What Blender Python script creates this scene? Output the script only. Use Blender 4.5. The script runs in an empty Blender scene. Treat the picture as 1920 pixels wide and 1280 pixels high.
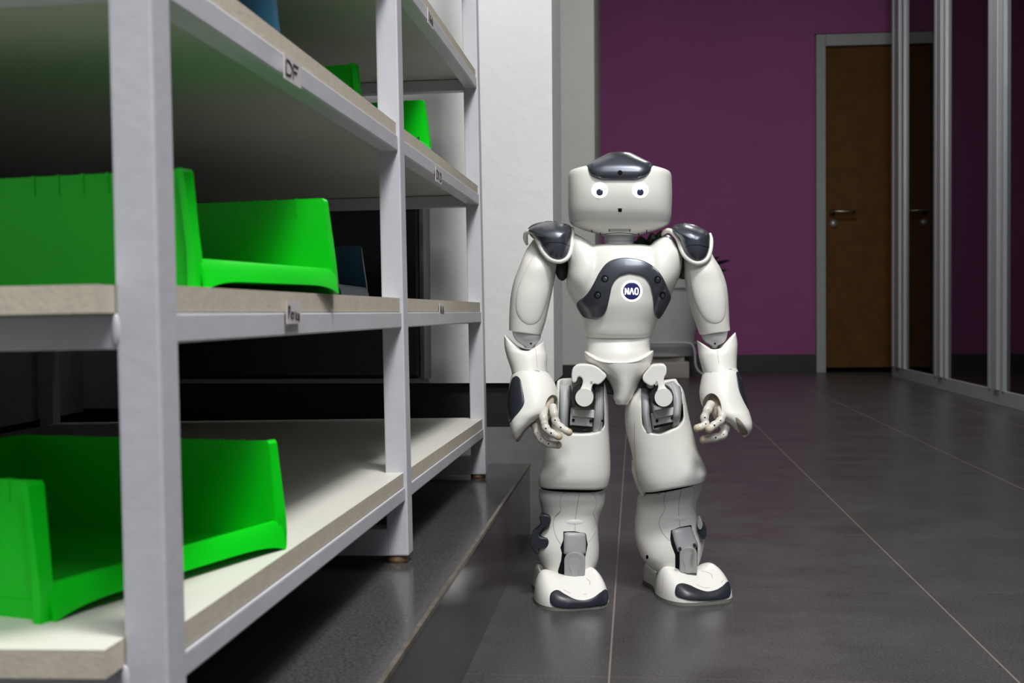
import bpy, bmesh, math, random
from mathutils import Vector, Matrix
from mathutils.bvhtree import BVHTree
random.seed(7)
SC = bpy.context.scene
COL = SC.collection
PI = math.pi

# ---------------------------------------------------------------- camera
FPX, YAW, PITCH, ROLL, HC = 2382.1, .0968, .0259, -.0074, .368
CAMP = Vector((0, 0, HC))
_f = Vector((-math.sin(YAW), math.cos(YAW), 0)); _r = Vector((math.cos(YAW), math.sin(YAW), 0)); _u = Vector((0, 0, 1))
CD = _f*math.cos(PITCH) - _u*math.sin(PITCH); _u2 = _u*math.cos(PITCH) + _f*math.sin(PITCH)
CR = _r*math.cos(ROLL) + _u2*math.sin(ROLL); CU = _u2*math.cos(ROLL) - _r*math.sin(ROLL)
cam = bpy.data.cameras.new('camera'); co = bpy.data.objects.new('camera', cam); COL.objects.link(co)
M = Matrix(((CR.x, CU.x, -CD.x, 0), (CR.y, CU.y, -CD.y, 0), (CR.z, CU.z, -CD.z, HC), (0, 0, 0, 1)))
co.matrix_world = M
cam.sensor_width = 36; cam.lens = FPX/1920*36; cam.clip_start = .02; cam.clip_end = 60
cam.dof.use_dof = True; cam.dof.focus_distance = 1.58; cam.dof.aperture_fstop = 14
SC.camera = co
SC.view_settings.view_transform = 'Standard'; SC.view_settings.look = 'None'
SC.view_settings.gamma = 1; SC.view_settings.exposure = 0.68; SC.view_settings.use_curve_mapping = False

# ---------------------------------------------------------------- world + lights
w = bpy.data.worlds.new('world'); SC.world = w; w.use_nodes = True
w.node_tree.nodes['Background'].inputs[0].default_value = (.85, .93, 1, 1)
w.node_tree.nodes['Background'].inputs[1].default_value = .11
def area(name, loc, size, power, col, aim, sy=None):
    l = bpy.data.lights.new(name, 'AREA'); l.energy = power; l.color = col
    l.shape = 'RECTANGLE'; l.size = size; l.size_y = sy or size
    o = bpy.data.objects.new(name, l); COL.objects.link(o); o.location = loc
    o.rotation_euler = (Vector(aim)-Vector(loc)).to_track_quat('-Z', 'Y').to_euler()
    return o
area('ceiling_lamp_near', (.42, .28, 2.55), .45, 40, (1, .99, .965), (.3, .75, 0))
area('front_fill_light', (.45, -.9, 2.3), .9, 22, (.97, .98, 1), (.0, 1.7, .3))  # unseen soft light added for frontal fill and sheen on dark parts
area('far_fill_light', (.5, 4.6, 2.55), .6, 15, (1, .97, .92), (.5, 4.6, 0))  # unseen light added to brighten the purple wall and the recess

# ---------------------------------------------------------------- materials
MATS = {}
def mat(name, col, rough=.5, metal=0, spec=.5, noise=0, nscale=40, bump=0, bscale=200, emit=None, estr=1, coat=0, rvar=0, trans=0):
    if name in MATS: return MATS[name]
    m = bpy.data.materials.new(name); m.use_nodes = True; nt = m.node_tree; b = nt.nodes['Principled BSDF']
    b.inputs['Base Color'].default_value = (*col, 1); b.inputs['Roughness'].default_value = rough
    b.inputs['Metallic'].default_value = metal; b.inputs['Specular IOR Level'].default_value = spec
    b.inputs['Coat Weight'].default_value = coat; b.inputs['Coat Roughness'].default_value = .12
    if trans: b.inputs['Transmission Weight'].default_value = trans
    if emit: b.inputs['Emission Color'].default_value = (*emit, 1); b.inputs['Emission Strength'].default_value = estr
    tc = nt.nodes.new('ShaderNodeTexCoord')
    if noise:
        n = nt.nodes.new('ShaderNodeTexNoise'); n.inputs['Scale'].default_value = nscale; n.inputs['Detail'].default_value = 5
        nt.links.new(tc.outputs['Object'], n.inputs['Vector'])
        r = nt.nodes.new('ShaderNodeMapRange'); r.inputs[1].default_value = .3; r.inputs[2].default_value = .7
        r.inputs[3].default_value = 1-noise; r.inputs[4].default_value = 1+noise*.6
        nt.links.new(n.outputs['Fac'], r.inputs[0])
        x = nt.nodes.new('ShaderNodeVectorMath'); x.operation = 'SCALE'; x.inputs[0].default_value = col
        nt.links.new(r.outputs[0], x.inputs['Scale']); nt.links.new(x.outputs[0], b.inputs['Base Color'])
        if rvar:
            r2 = nt.nodes.new('ShaderNodeMapRange'); r2.inputs[3].default_value = rough-rvar; r2.inputs[4].default_value = rough+rvar
            nt.links.new(n.outputs['Fac'], r2.inputs[0]); nt.links.new(r2.outputs[0], b.inputs['Roughness'])
    if bump:
        n = nt.nodes.new('ShaderNodeTexNoise'); n.inputs['Scale'].default_value = bscale; n.inputs['Detail'].default_value = 4
        nt.links.new(tc.outputs['Object'], n.inputs['Vector'])
        bm = nt.nodes.new('ShaderNodeBump'); bm.inputs['Strength'].default_value = bump; bm.inputs['Distance'].default_value = .002
        nt.links.new(n.outputs['Fac'], bm.inputs['Height']); nt.links.new(bm.outputs[0], b.inputs['Normal'])
    MATS[name] = m; return m

def tile_mat(name, ox, oy, px, py, col=(.054, .052, .055), r0=.26, r1=.40):
    m = bpy.data.materials.new(name); m.use_nodes = True; nt = m.node_tree; b = nt.nodes['Principled BSDF']; L = nt.links.new
    tc = nt.nodes.new('ShaderNodeTexCoord'); sp = nt.nodes.new('ShaderNodeSeparateXYZ'); L(tc.outputs['Object'], sp.inputs[0])
    def line(out, off, per, wd):
        a = nt.nodes.new('ShaderNodeMath'); a.operation = 'SUBTRACT'; a.inputs[1].default_value = off - per*50; L(out, a.inputs[0])
        d = nt.nodes.new('ShaderNodeMath'); d.operation = 'PINGPONG'; d.inputs[1].default_value = per/2; L(a.outputs[0], d.inputs[0])
        c = nt.nodes.new('ShaderNodeMapRange'); c.inputs[1].default_value = wd*.6; c.inputs[2].default_value = wd*1.2
        c.inputs[3].default_value = 1; c.inputs[4].default_value = 0; L(d.outputs[0], c.inputs[0]); return c.outputs[0]
    lx = line(sp.outputs['X'], ox, px, .0011); ly = line(sp.outputs['Y'], oy, py, .0009)
    sc = nt.nodes.new('ShaderNodeMath'); sc.operation = 'MULTIPLY'; sc.inputs[1].default_value = .22; L(ly, sc.inputs[0])
    mx = nt.nodes.new('ShaderNodeMath'); mx.operation = 'MAXIMUM'; L(lx, mx.inputs[0]); L(sc.outputs[0], mx.inputs[1])
    n = nt.nodes.new('ShaderNodeTexNoise'); n.inputs['Scale'].default_value = 6; n.inputs['Detail'].default_value = 8; n.inputs['Roughness'].default_value = .7
    L(tc.outputs['Object'], n.inputs['Vector'])
    cr = nt.nodes.new('ShaderNodeValToRGB'); L(n.outputs['Fac'], cr.inputs[0])
    cr.color_ramp.elements[0].position = .3; cr.color_ramp.elements[0].color = (col[0]*.9, col[1]*.9, col[2]*.91, 1)
    cr.color_ramp.elements[1].position = .72; cr.color_ramp.elements[1].color = (col[0]*1.12, col[1]*1.1, col[2]*1.09, 1)
    n2 = nt.nodes.new('ShaderNodeTexNoise'); n2.inputs['Scale'].default_value = 380; n2.inputs['Detail'].default_value = 2; L(tc.outputs['Object'], n2.inputs['Vector'])
    mr = nt.nodes.new('ShaderNodeMapRange'); mr.inputs[1].default_value = .3; mr.inputs[2].default_value = .7; mr.inputs[3].default_value = .55; mr.inputs[4].default_value = 1.5; L(n2.outputs['Fac'], mr.inputs[0])
    vm = nt.nodes.new('ShaderNodeVectorMath'); vm.operation = 'SCALE'; L(cr.outputs[0], vm.inputs[0]); L(mr.outputs[0], vm.inputs['Scale'])
    mi = nt.nodes.new('ShaderNodeMix'); mi.data_type = 'RGBA'; L(mx.outputs[0], mi.inputs[0]); L(vm.outputs[0], mi.inputs[6]); mi.inputs[7].default_value = (.24, .20, .17, 1)
    L(mi.outputs[2], b.inputs['Base Color'])
    r = nt.nodes.new('ShaderNodeMapRange'); r.inputs[1].default_value = .3; r.inputs[2].default_value = .7; r.inputs[3].default_value = r0; r.inputs[4].default_value = r1
    L(n.outputs['Fac'], r.inputs[0]); L(r.outputs[0], b.inputs['Roughness']); b.inputs['Specular IOR Level'].default_value = .42
    bp = nt.nodes.new('ShaderNodeBump'); bp.inputs['Strength'].default_value = .025; bp.inputs['Distance'].default_value = .001; L(n2.outputs['Fac'], bp.inputs['Height']); L(bp.outputs[0], b.inputs['Normal'])
    return m

WHITE = mat('robot_white_plastic', (.80, .79, .745), .38, noise=.03, nscale=14, bump=.015, bscale=900)
WHITE2 = mat('robot_white_glossy', (.84, .83, .79), .28)
DARK = mat('robot_slate_plastic', (.085, .095, .118), .33, metal=.6, coat=.4, noise=.12, nscale=30)
DARK2 = mat('robot_dark_rubber', (.022, .026, .036), .38, noise=.1, nscale=60)
GREY = mat('robot_grey_plastic', (.38, .39, .40), .5, noise=.05, nscale=50)
GREYL = mat('robot_light_grey', (.42, .43, .43), .42)
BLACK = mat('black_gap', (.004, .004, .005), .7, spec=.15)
SEAM = mat('seam_line_grey', (.27, .265, .25), .6)  # grey of the thin lines along shell joints
SKIN = mat('worn_tan_plastic', (.50, .42, .34), .5, noise=.18, nscale=120)
FING = mat('finger_plastic', (.66, .63, .57), .4, noise=.12, nscale=160)
EYE = mat('lit_eye_ring', (1, 1, 1), .4, emit=(.93, .96, 1), estr=1.5)
PUPIL = mat('eye_lens', (.03, .04, .10), .12, coat=1)
NAVY = mat('badge_navy', (.012, .016, .07), .25, emit=(.05, .05, .25), estr=.15)
LETTER = mat('lit_letters', (1, 1, 1), .4, emit=(.95, .85, 1), estr=1.4)
STEEL = mat('painted_steel', (.54, .54, .585), .42, noise=.05, nscale=25, bump=.12, bscale=120)
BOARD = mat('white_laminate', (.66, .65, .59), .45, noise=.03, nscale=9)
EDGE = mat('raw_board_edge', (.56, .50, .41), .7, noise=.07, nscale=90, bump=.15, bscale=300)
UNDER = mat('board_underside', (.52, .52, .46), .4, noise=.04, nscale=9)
TAPE = mat('paper_tape', (.60, .56, .55), .6, noise=.04, nscale=80)
INK = mat('black_marker', (.03, .02, .025), .6)
GREEN = mat('green_polypropylene', (.002, .60, .010), .36, spec=.3, noise=.04, nscale=10)
BLUE = mat('blue_polypropylene', (.020, .095, .155), .4, noise=.05, nscale=10)
WALLM = mat('white_plaster', (.70, .70, .695), .8, noise=.03, nscale=7, bump=.5, bscale=45)
WALLG = mat('grey_white_plaster', (.60, .62, .59), .8, noise=.03, nscale=5, bump=.3, bscale=60)
PURP = mat('purple_paint', (.27, .062, .205), .75, noise=.05, nscale=3, bump=.2, bscale=60)
SKIRT = mat('black_skirting_tile', (.008, .011, .011), .5, noise=.2, nscale=40)
PLINTH = mat('grey_plinth_tile', (.19, .188, .19), .35, noise=.12, nscale=40)
TRIM = mat('metal_step_edge', (.16, .135, .11), .4, metal=.3, noise=.45, nscale=60)
FRAME = mat('grey_door_frame', (.30, .32, .30), .55, noise=.06, nscale=20)
ALU = mat('aluminium_mullion', (.42, .44, .46), .38, metal=.3)

# ---------------------------------------------------------------- mesh helpers
def link(name, bm, m, parent=None, origin=None, smooth=True, norm=True, auto=None):
    """world-space bmesh -> object; children share the origin of their thing"""
    if norm: bmesh.ops.recalc_face_normals(bm, faces=bm.faces)
    me = bpy.data.meshes.new(name)
    org = Vector((0, 0, 0))
    if parent is not None: org = Vector(parent['org'])
    elif origin is not None: org = Vector(origin)
    bmesh.ops.translate(bm, verts=bm.verts, vec=-org)
    bm.to_mesh(me); bm.free()
    for x in (m if isinstance(m, (list, tuple)) else [m]): me.materials.append(x)
    if smooth:
        me.polygons.foreach_set('use_smooth', [True]*len(me.polygons))
        if auto:
            me.set_sharp_from_angle(angle=math.radians(auto))
    o = bpy.data.objects.new(name, me); COL.objects.link(o)
    if parent is not None: o.parent = parent
    else: o.location = org
    o['org'] = list(org)
    return o
def tag(o, label, cat, group=None):
    o['label'] = label; o['category'] = cat
    if group: o['group'] = group
    return o
def thing(name, loc, label, cat, group=None):
    o = bpy.data.objects.new(name, None); COL.objects.link(o); o.location = loc; o.empty_display_size = .05
    o['org'] = list(loc); return tag(o, label, cat, group)
def struct(o): o['kind'] = 'structure'; return o
def P(u, v, Y):
    d = CD + CR*((u-960)/FPX) - CU*((v-640)/FPX); return CAMP + d*((Y)/d.y)
def PZ(u, v, Z):
    d = CD + CR*((u-960)/FPX) - CU*((v-640)/FPX); return CAMP + d*((Z-HC)/d.z)
def PX(u, v, X):
    d = CD + CR*((u-960)/FPX) - CU*((v-640)/FPX); return CAMP + d*(X/d.x)
def pix(p):
    q = Vector(p)-CAMP; z = q.dot(CD); return (960+FPX*q.dot(CR)/z, 640-FPX*q.dot(CU)/z)
def box(bm, a, b, T=None, mi=0, bev=0):
    a = Vector(a); b = Vector(b)
    r = bmesh.ops.create_cube(bm, size=1); vs = r['verts']
    for v in vs: v.co = Vector(((a.x+b.x)/2+v.co.x*(b.x-a.x), (a.y+b.y)/2+v.co.y*(b.y-a.y), (a.z+b.z)/2+v.co.z*(b.z-a.z)))
    fs = set(f for v in vs for f in v.link_faces)
    for f in fs: f.material_index = mi
    if bev:
        es = list(set(e for v in vs for e in v.link_edges))
        g = bmesh.ops.bevel(bm, geom=es, offset=bev, segments=2, affect='EDGES', profile=.6)
        vs = [v for v in g['verts']] ; vs = list(set(vs))
        for f in g['faces']: f.material_index = mi
    if T:
        allv = set(vs)
        for f in fs:
            if f.is_valid: allv |= set(f.verts)
        for v in allv:
            if v.is_valid: v.co = T(v.co)
def cr(a, b, c, d, t):
    return .5*((2*b)+(c-a)*t+(2*a-5*b+4*c-d)*t*t+(3*b-a-3*c+d)*t*t*t)
def smooth_list(rows, k):
    out = []; n = len(rows)
    for i in range(n-1):
        a = rows[max(i-1, 0)]; b = rows[i]; c = rows[i+1]; d = rows[min(i+2, n-1)]
        for j in range(k): out.append([cr(a[q], b[q], c[q], d[q], j/k) for q in range(len(b))])
    out.append(list(rows[-1])); return out
def smooth_closed(pts, N):
    n = len(pts); raw = []
    for i in range(n):
        a, b, c, d = pts[(i-1) % n], pts[i], pts[(i+1) % n], pts[(i+2) % n]
        for j in range(8): raw.append((cr(a[0], b[0], c[0], d[0], j/8), cr(a[1], b[1], c[1], d[1], j/8)))
    return resample(raw+[raw[0]], N+1)[:-1]
def smooth_open(pts, N): return resample(smooth_list([list(p) for p in pts], 8), N)
def resample(pts, N):
    L = [0]
    for a, b in zip(pts, pts[1:]): L.append(L[-1]+math.dist(a, b))
    out = []; j = 0
    for i in range(N):
        s = L[-1]*i/(N-1)
        while j < len(L)-2 and L[j+1] < s: j += 1
        t = (s-L[j])/max(L[j+1]-L[j], 1e-9); out.append([pa+(pb-pa)*t for pa, pb in zip(pts[j], pts[j+1])])
    return out
def rings_to_bm(rings, cap0=True, cap1=True, bm=None):
    bm = bm or bmesh.new(); R = [[bm.verts.new(p) for p in r] for r in rings]; n = len(rings[0])
    for a, b in zip(R, R[1:]):
        for i in range(n): bm.faces.new((a[i], a[(i+1) % n], b[(i+1) % n], b[i]))
    for r, c in ((R[0], cap0), (R[-1], cap1)):
        if c is False: continue
        ce = sum((v.co for v in r), Vector())/n
        if isinstance(c, Vector): ce = ce + c
        cv = bm.verts.new(ce)
        for i in range(n): bm.faces.new((r[i], r[(i+1) % n], cv))
    return bm
def loft_rings(secs, k=6, n=48, rc=.003, dip0=0, dip1=0, dips=2):
    """secs rows: (uL,vL,uR,vR, Y, ryFront, ryBack, exponent); traced left/right edge at a depth"""
    rows = smooth_list([list(s) for s in secs], k); rings = []
    nr = len(rows)
    for q, s in enumerate(rows):
        L = P(s[0], s[1], s[4]); R = P(s[2], s[3], s[4]); c = (L+R)/2; h = (R-L)/2; e = s[7]; ring = []
        f0 = max(0, 1-q/(dips*k)); f1 = max(0, 1-(nr-1-q)/(dips*k))
        for i in range(n):
            a = 2*PI*i/n; cx, sy = math.cos(a), math.sin(a)
            x = math.copysign(abs(cx)**(2/e), cx); y = math.copysign(abs(sy)**(2/e), sy)
            p = c + h*x + Vector((0, (s[5] if y < 0 else s[6])*y, 0))
            p.z -= (dip0*f0 + dip1*f1)*abs(sy)**2.4
            ring.append(p)
        rings.append(ring)
    if rc:
        def capr(ring, nxt):
            c = sum(ring, Vector())/len(ring); c2 = sum(nxt, Vector())/len(nxt); ax = (c-c2); ax = ax.normalized() if ax.length > 1e-9 else Vector((0, 0, 1))
            rad = sum((p-c).length for p in ring)/len(ring); r = min(rc, rad*.9); out = []
            for ang in (25, 50, 75, 90):
                a = math.radians(ang); s = 1-r*(1-math.cos(a))/rad
                out.append([c+(p-c)*s+ax*r*math.sin(a) for p in ring])
            return out
        rings = list(reversed(capr(rings[0], rings[1]))) + rings + capr(rings[-1], rings[-2])
    return rings
def loft(name, secs, m, parent, bm_only=False, cap0=True, cap1=True, auto=None, **kw):
    bm = rings_to_bm(loft_rings(secs, **kw), cap0, cap1)
    if bm_only: return bm
    return link(name, bm, m, parent, auto=auto)
def merge(bms):
    out = bmesh.new()
    for b in bms:
        me = bpy.data.meshes.new('tmp'); b.to_mesh(me); b.free(); out.from_mesh(me); bpy.data.meshes.remove(me)
    return out
def evaluated(o):
    dg = bpy.context.evaluated_depsgraph_get(); dg.update()
    me = bpy.data.meshes.new_from_object(o.evaluated_get(dg)); return me
def apply_mods(o):
    bpy.context.view_layer.update(); me = evaluated(o); o.modifiers.clear(); old = o.data; mats = list(old.materials)
    o.data = me; me.name = old.name; bpy.data.meshes.remove(old)
    if not len(me.materials):
        for x in mats: me.materials.append(x)
def fuse(o, vox=.0016, it=6):
    m = o.modifiers.new('r', 'REMESH'); m.mode = 'VOXEL'; m.voxel_size = vox; m.use_smooth_shade = True
    s = o.modifiers.new('s', 'SMOOTH'); s.factor = .5; s.iterations = it
    apply_mods(o); return o
def cut(o, bm_c, auto=40, smooth_first=False):
    bmesh.ops.recalc_face_normals(bm_c, faces=bm_c.faces)
    me = bpy.data.meshes.new('c'); bm_c.to_mesh(me); bm_c.free(); c = bpy.data.objects.new('c', me); COL.objects.link(c)
    me.polygons.foreach_set('use_smooth', [True]*len(me.polygons))
    c.location = -Vector(o['org']) if o.parent else (0, 0, 0)
    if o.parent: c.parent = o.parent
    b = o.modifiers.new('b', 'BOOLEAN'); b.operation = 'DIFFERENCE'; b.object = c; b.solver = 'EXACT'
    apply_mods(o); bpy.data.objects.remove(c); bpy.data.meshes.remove(me)
    o.data.set_sharp_from_angle(angle=math.radians(auto)); return o
def bvh_of(o):
    org = Vector(o['org']); me = o.data
    return BVHTree.FromPolygons([v.co+org for v in me.vertices], [p.vertices[:] for p in me.polygons])
def conf(u, v, tr, off, Yf=1.63):
    d = (CD + CR*((u-960)/FPX) - CU*((v-640)/FPX)).normalized()
    h = tr.ray_cast(CAMP, d)
    if h[0] is None:
        h = tr.find_nearest(P(u, v, Yf))
        n = h[1]; n = n if n.dot(d) < 0 else n
        return h[0]+n*off
    n = h[1]
    if n.dot(d) > 0: n = -n
    n = (n*1.0 - d*.35).normalized()
    return h[0]+n*off
def patch(name, outline, tr, m, parent, t=.0012, N=72, ctr=None, pw=5, raw=False, Yf=1.63, sm=True, under=.0008):
    pts = smooth_closed(outline, N) if sm else resample(list(outline)+[outline[0]], N+1)[:-1]
    cx = ctr[0] if ctr else sum(p[0] for p in pts)/N; cy = ctr[1] if ctr else sum(p[1] for p in pts)/N
    rings = []
    for s in (1.0, 1.0, .985, .955, .9, .8, .65, .5, .35, .2, .08):
        hgt = t*(max(0, 1-s**pw))**.5 if rings else -under
        if len(rings) == 1: hgt = t*.15
        rings.append([conf(cx+(p[0]-cx)*s, cy+(p[1]-cy)*s, tr, hgt, Yf) for p in pts])
    bm = rings_to_bm(rings, cap0=False, cap1=True)
    if raw: return bm
    return link(name, bm, m, parent)
def ribbon(name, A, B, tr, m, parent, t=.002, N=70, K=13, Yf=1.63, under=.001):
    A = smooth_open(A, N); B = smooth_open(B, N); bm = bmesh.new(); G = []
    for i, (a, b) in enumerate(zip(A, B)):
        e = min(i, N-1-i)/(N*.05); e = 1 if e >= 1 else math.sqrt(max(0, 1-(1-e)**2)); row = []
        for j in range(K):
            q = j/(K-1); s = abs(2*q-1); hgt = t*max(0, 1-s**6)**.5*e if 0 < j < K-1 else -under
            u = a[0]+(b[0]-a[0])*(.5-.5*math.cos(PI*q)); v = a[1]+(b[1]-a[1])*(.5-.5*math.cos(PI*q))
            row.append(bm.verts.new(conf(u, v, tr, hgt-(.0008 if e == 0 else 0), Yf)))
        G.append(row)
    for r, s in zip(G, G[1:]):
        for j in range(K-1): bm.faces.new((r[j], r[j+1], s[j+1], s[j]))
    return link(name, bm, m, parent)
def tube_pts(bm, pts, rad, n=10, cap=True):
    rings = []; prev = None
    for i, p in enumerate(pts):
        t = (pts[min(i+1, len(pts)-1)]-pts[max(i-1, 0)]); t = t.normalized() if t.length > 1e-9 else Vector((0, 0, 1))
        if prev is None: a = t.orthogonal().normalized()
        else:
            a = prev - t*prev.dot(t); a = a.normalized() if a.length > 1e-6 else t.orthogonal().normalized()
        prev = a; b = t.cross(a); r = rad[i] if isinstance(rad, (list, tuple)) else rad
        rings.append([p+(a*math.cos(2*PI*k/n)+b*math.sin(2*PI*k/n))*r for k in range(n)])
    return rings_to_bm(rings, cap, cap, bm)
def seam(name, px, tr, parent, r=.0003, m=None, N=40, Yf=1.63, closed=False, off=0):
    pts = smooth_open(px, N); bm = bmesh.new(); tube_pts(bm, [conf(p[0], p[1], tr, off, Yf) for p in pts], r, 6)
    return link(name, bm, m or SEAM, parent)
def circ(u, v, r, ry=None, n=20): return [(u+r*math.cos(2*PI*i/n), v+(ry or r)*math.sin(2*PI*i/n)) for i in range(n)]
def dot(name, u, v, r, tr, m, parent, t=.0006, ry=None, Yf=1.63): return patch(name, circ(u, v, r, ry), tr, m, parent, t=t, N=24, Yf=Yf, under=.0004)
def slab(name, outline, Y0, depth, m, parent, bev=.0015, sm=0, raw=False, smooth=True):
    """outline in picture pixels pushed to a real depth Y0 and given a thickness"""
    if sm: outline = smooth_closed(outline, sm)
    bm = bmesh.new(); f = [P(u, v, Y0) for u, v in outline]
    a = [bm.verts.new(p) for p in f]; b = [bm.verts.new(p+Vector((0, depth, 0))) for p in f]; n = len(a)
    fa = bm.faces.new(a); bm.faces.new(list(reversed(b)))
    for i in range(n): bm.faces.new((a[i], b[i], b[(i+1) % n], a[(i+1) % n]))
    if bev: bmesh.ops.bevel(bm, geom=list(fa.edges), offset=bev, segments=3, affect='EDGES', clamp_overlap=True)
    if raw: return bm
    return link(name, bm, m, parent, auto=50)
def ball(bm, c, rx, ry, rz, seg=20):
    r = bmesh.ops.create_uvsphere(bm, u_segments=seg, v_segments=seg//2, radius=1)
    for v in r['verts']: v.co = Vector(c)+Vector((v.co.x*rx, v.co.y*ry, v.co.z*rz))

# ================================================================ SETTING
HP = .1156; XB = -.1718
def sbox(name, a, b, m, T=None, bev=0):
    bm = bmesh.new(); box(bm, a, b, T, bev=bev); return struct(link(name, bm, m, smooth=False))
FLOORM = tile_mat('dark_floor_tiles', -.0276, 1.262, .3985, .408)
PLATM = tile_mat('dark_platform_tiles', -.4718, 1.2497, .6, .6, (.060, .058, .061), .12, .2)
sbox('floor', (XB-.02, -2.2, -.04), (3.6, 7.3, 0), FLOORM)
sbox('floor_side', (-3.0, 2.28, -.04), (XB-.02, 6.02, 0), FLOORM)
sbox('floor_platform', (-2.0, -2.2, -.04), (XB, 2.053, HP), PLATM)
bm = bmesh.new(); box(bm, (XB-.0028, -2.2, HP-.0035), (XB+.0012, 2.05, HP+.0008)); struct(link('trim_step', bm, TRIM, smooth=False))
sbox('wall_back', (-3.0, 7.2283, 0), (1.0, 7.35, 3.0), PURP)
sbox('wall_back_over_door', (1.0, 7.2283, 1.88), (3.6, 7.35, 3.0), PURP)
sbox('baseboard_back', (-.19, 7.214, 0), (1.0, 7.2285, .0993), SKIRT)
sbox('wall_recess', (-3.0, 6.02, 0), (-.187, 7.2283, 3.0), WALLG)
sbox('baseboard_recess', (-3.0, 6.005, 0), (-.186, 6.0205, .0998), SKIRT)
# stub wall behind the shelving
bm = bmesh.new(); box(bm, (-2.0, 2.055, .247), (-.1315, 2.30, 3.0)); struct(link('wall_middle', bm, WALLM, smooth=False))
sbox('wall_middle_low', (-2.0, 2.056, .205), (-.815, 2.0675, .2475), WALLM)
sbox('baseboard_middle', (-2.0, 2.068, .1739), (-.137, 2.29, .2475), SKIRT)
sbox('trim_plinth', (-2.0, 2.053, -.02), (-.137, 2.29, .1741), PLINTH)
sbox('wall_left', (-2.0, -2.2, .2), (-.925, 2.056, 3.0), WALLG)
sbox('baseboard_left', (-2.0, -2.2, HP-.01), (-.933, 2.054, .2005), SKIRT)
sbox('wall_right', (3.5, -2.2, 0), (3.6, 7.23, 3.0), mat('dark_room_wall', (.06, .055, .07), .8))
sbox('ceiling', (-3.0, -2.2, 2.85), (3.6, 7.35, 3.0), mat('ceiling_white', (.5, .5, .5), .9))
# door
WOOD = mat('door_veneer', (.10, .045, .008), .75, spec=.2, noise=.16, nscale=14)
door = sbox('door_1', (1.052, 7.20, .028), (1.90, 7.232, 1.800), WOOD); door['org'] = [0, 0, 0]
bm = bmesh.new(); box(bm, (1.0, 7.17, 0), (1.052, 7.25, 1.865), bev=.004); box(bm, (1.90, 7.17, 0), (1.95, 7.25, 1.865), bev=.004); box(bm, (1.052, 7.17, 1.800), (1.90, 7.25, 1.865), bev=.004)
struct(link('trim_door', bm, FRAME, smooth=False))
bm = bmesh.new(); box(bm, (1.075, 7.180, .872), (1.10, 7.205, .905)); tube_pts(bm, [Vector((1.088, 7.185, .888)), Vector((1.088, 7.15, .888)), Vector((1.10, 7.142, .889)), Vector((1.19, 7.142, .887)), Vector((1.205, 7.15, .884))], .0085, 10)
link('door_handle', bm, mat('brass_handle', (.26, .22, .16), .3, metal=.9), door)
bm = bmesh.new(); tube_pts(bm, [Vector((1.098, 7.202, .825)), Vector((1.098, 7.192, .825))], .023, 20); link('key_rosette', bm, mat('rosette_metal', (.34, .30, .26), .35, metal=.6), door)
sbox('wall_behind_door', (.95, 7.30, 0), (3.6, 7.4, 2.2), mat('dark_void', (.01, .01, .01), .9))

# glazed partition on the right
XP = 1.33
def yat(u): return PX(u, 640, XP).y
GL = bpy.data.materials.new('dark_partition_glass'); GL.use_nodes = True
nt = GL.node_tree; nt.nodes.clear(); o_ = nt.nodes.new('ShaderNodeOutputMaterial'); mx = nt.nodes.new('ShaderNodeMixShader')
tr_ = nt.nodes.new('ShaderNodeBsdfTransparent'); tr_.inputs[0].default_value = (.55, .6, .6, 1); gl_ = nt.nodes.new('ShaderNodeBsdfGlossy'); gl_.inputs['Roughness'].default_value = .03
fr = nt.nodes.new('ShaderNodeFresnel'); fr.inputs[0].default_value = 1.5
nt.links.new(fr.outputs[0], mx.inputs[0]); nt.links.new(tr_.outputs[0], mx.inputs[1]); nt.links.new(gl_.outputs[0], mx.inputs[2]); nt.links.new(mx.outputs[0], o_.inputs[0])
mull = [(1672, 1696), (1752, 1774), (1853, 1883), (2010, 2060)]
ys = [(yat(a), yat(b)) for a, b in mull]
bm = bmesh.new(); box(bm, (XP, 1.5, 0), (XP+.04, ys[0][0], .055), bev=.002); struct(link('trim_partition_rail', bm, ALU, smooth=False))
ZT = 2.84
for i, (a, b) in enumerate(ys):
    bm = bmesh.new(); wv = a-b
    box(bm, (XP+.002, b, .055), (XP+.016, a, ZT))
    box(bm, (XP-.010, b+wv*.30, .055), (XP+.004, b+wv*.62, ZT), bev=.002)
    box(bm, (XP-.004, b+wv*.02, .055), (XP+.004, b+wv*.14, ZT)); box(bm, (XP-.004, b+wv*.86, .055), (XP+.004, b+wv*.98, ZT))
    wn = struct(link('window_%d' % (i+1), bm, ALU, smooth=False))
    nb = ys[i+1][0] if i+1 < len(ys) else 1.5
    g = bmesh.new(); box(g, (XP+.009, nb, .055), (XP+.014, b, ZT)); link('pane', g, GL, wn, smooth=False)
    # cord of the blind seen behind the pane
    if i < 3:
        c = bmesh.new(); yy = b-.16*(b-nb)-.02; pts = [Vector((XP+.06, yy, 2.8)), Vector((XP+.06, yy, .5)), Vector((XP+.065, yy+.01, .25)), Vector((XP+.07, yy+.05, .12))]
        tube_pts(c, pts, .003, 6); link('blind_cord', c, mat('pale_cord', (.5, .45, .42), .7), wn)

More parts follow.
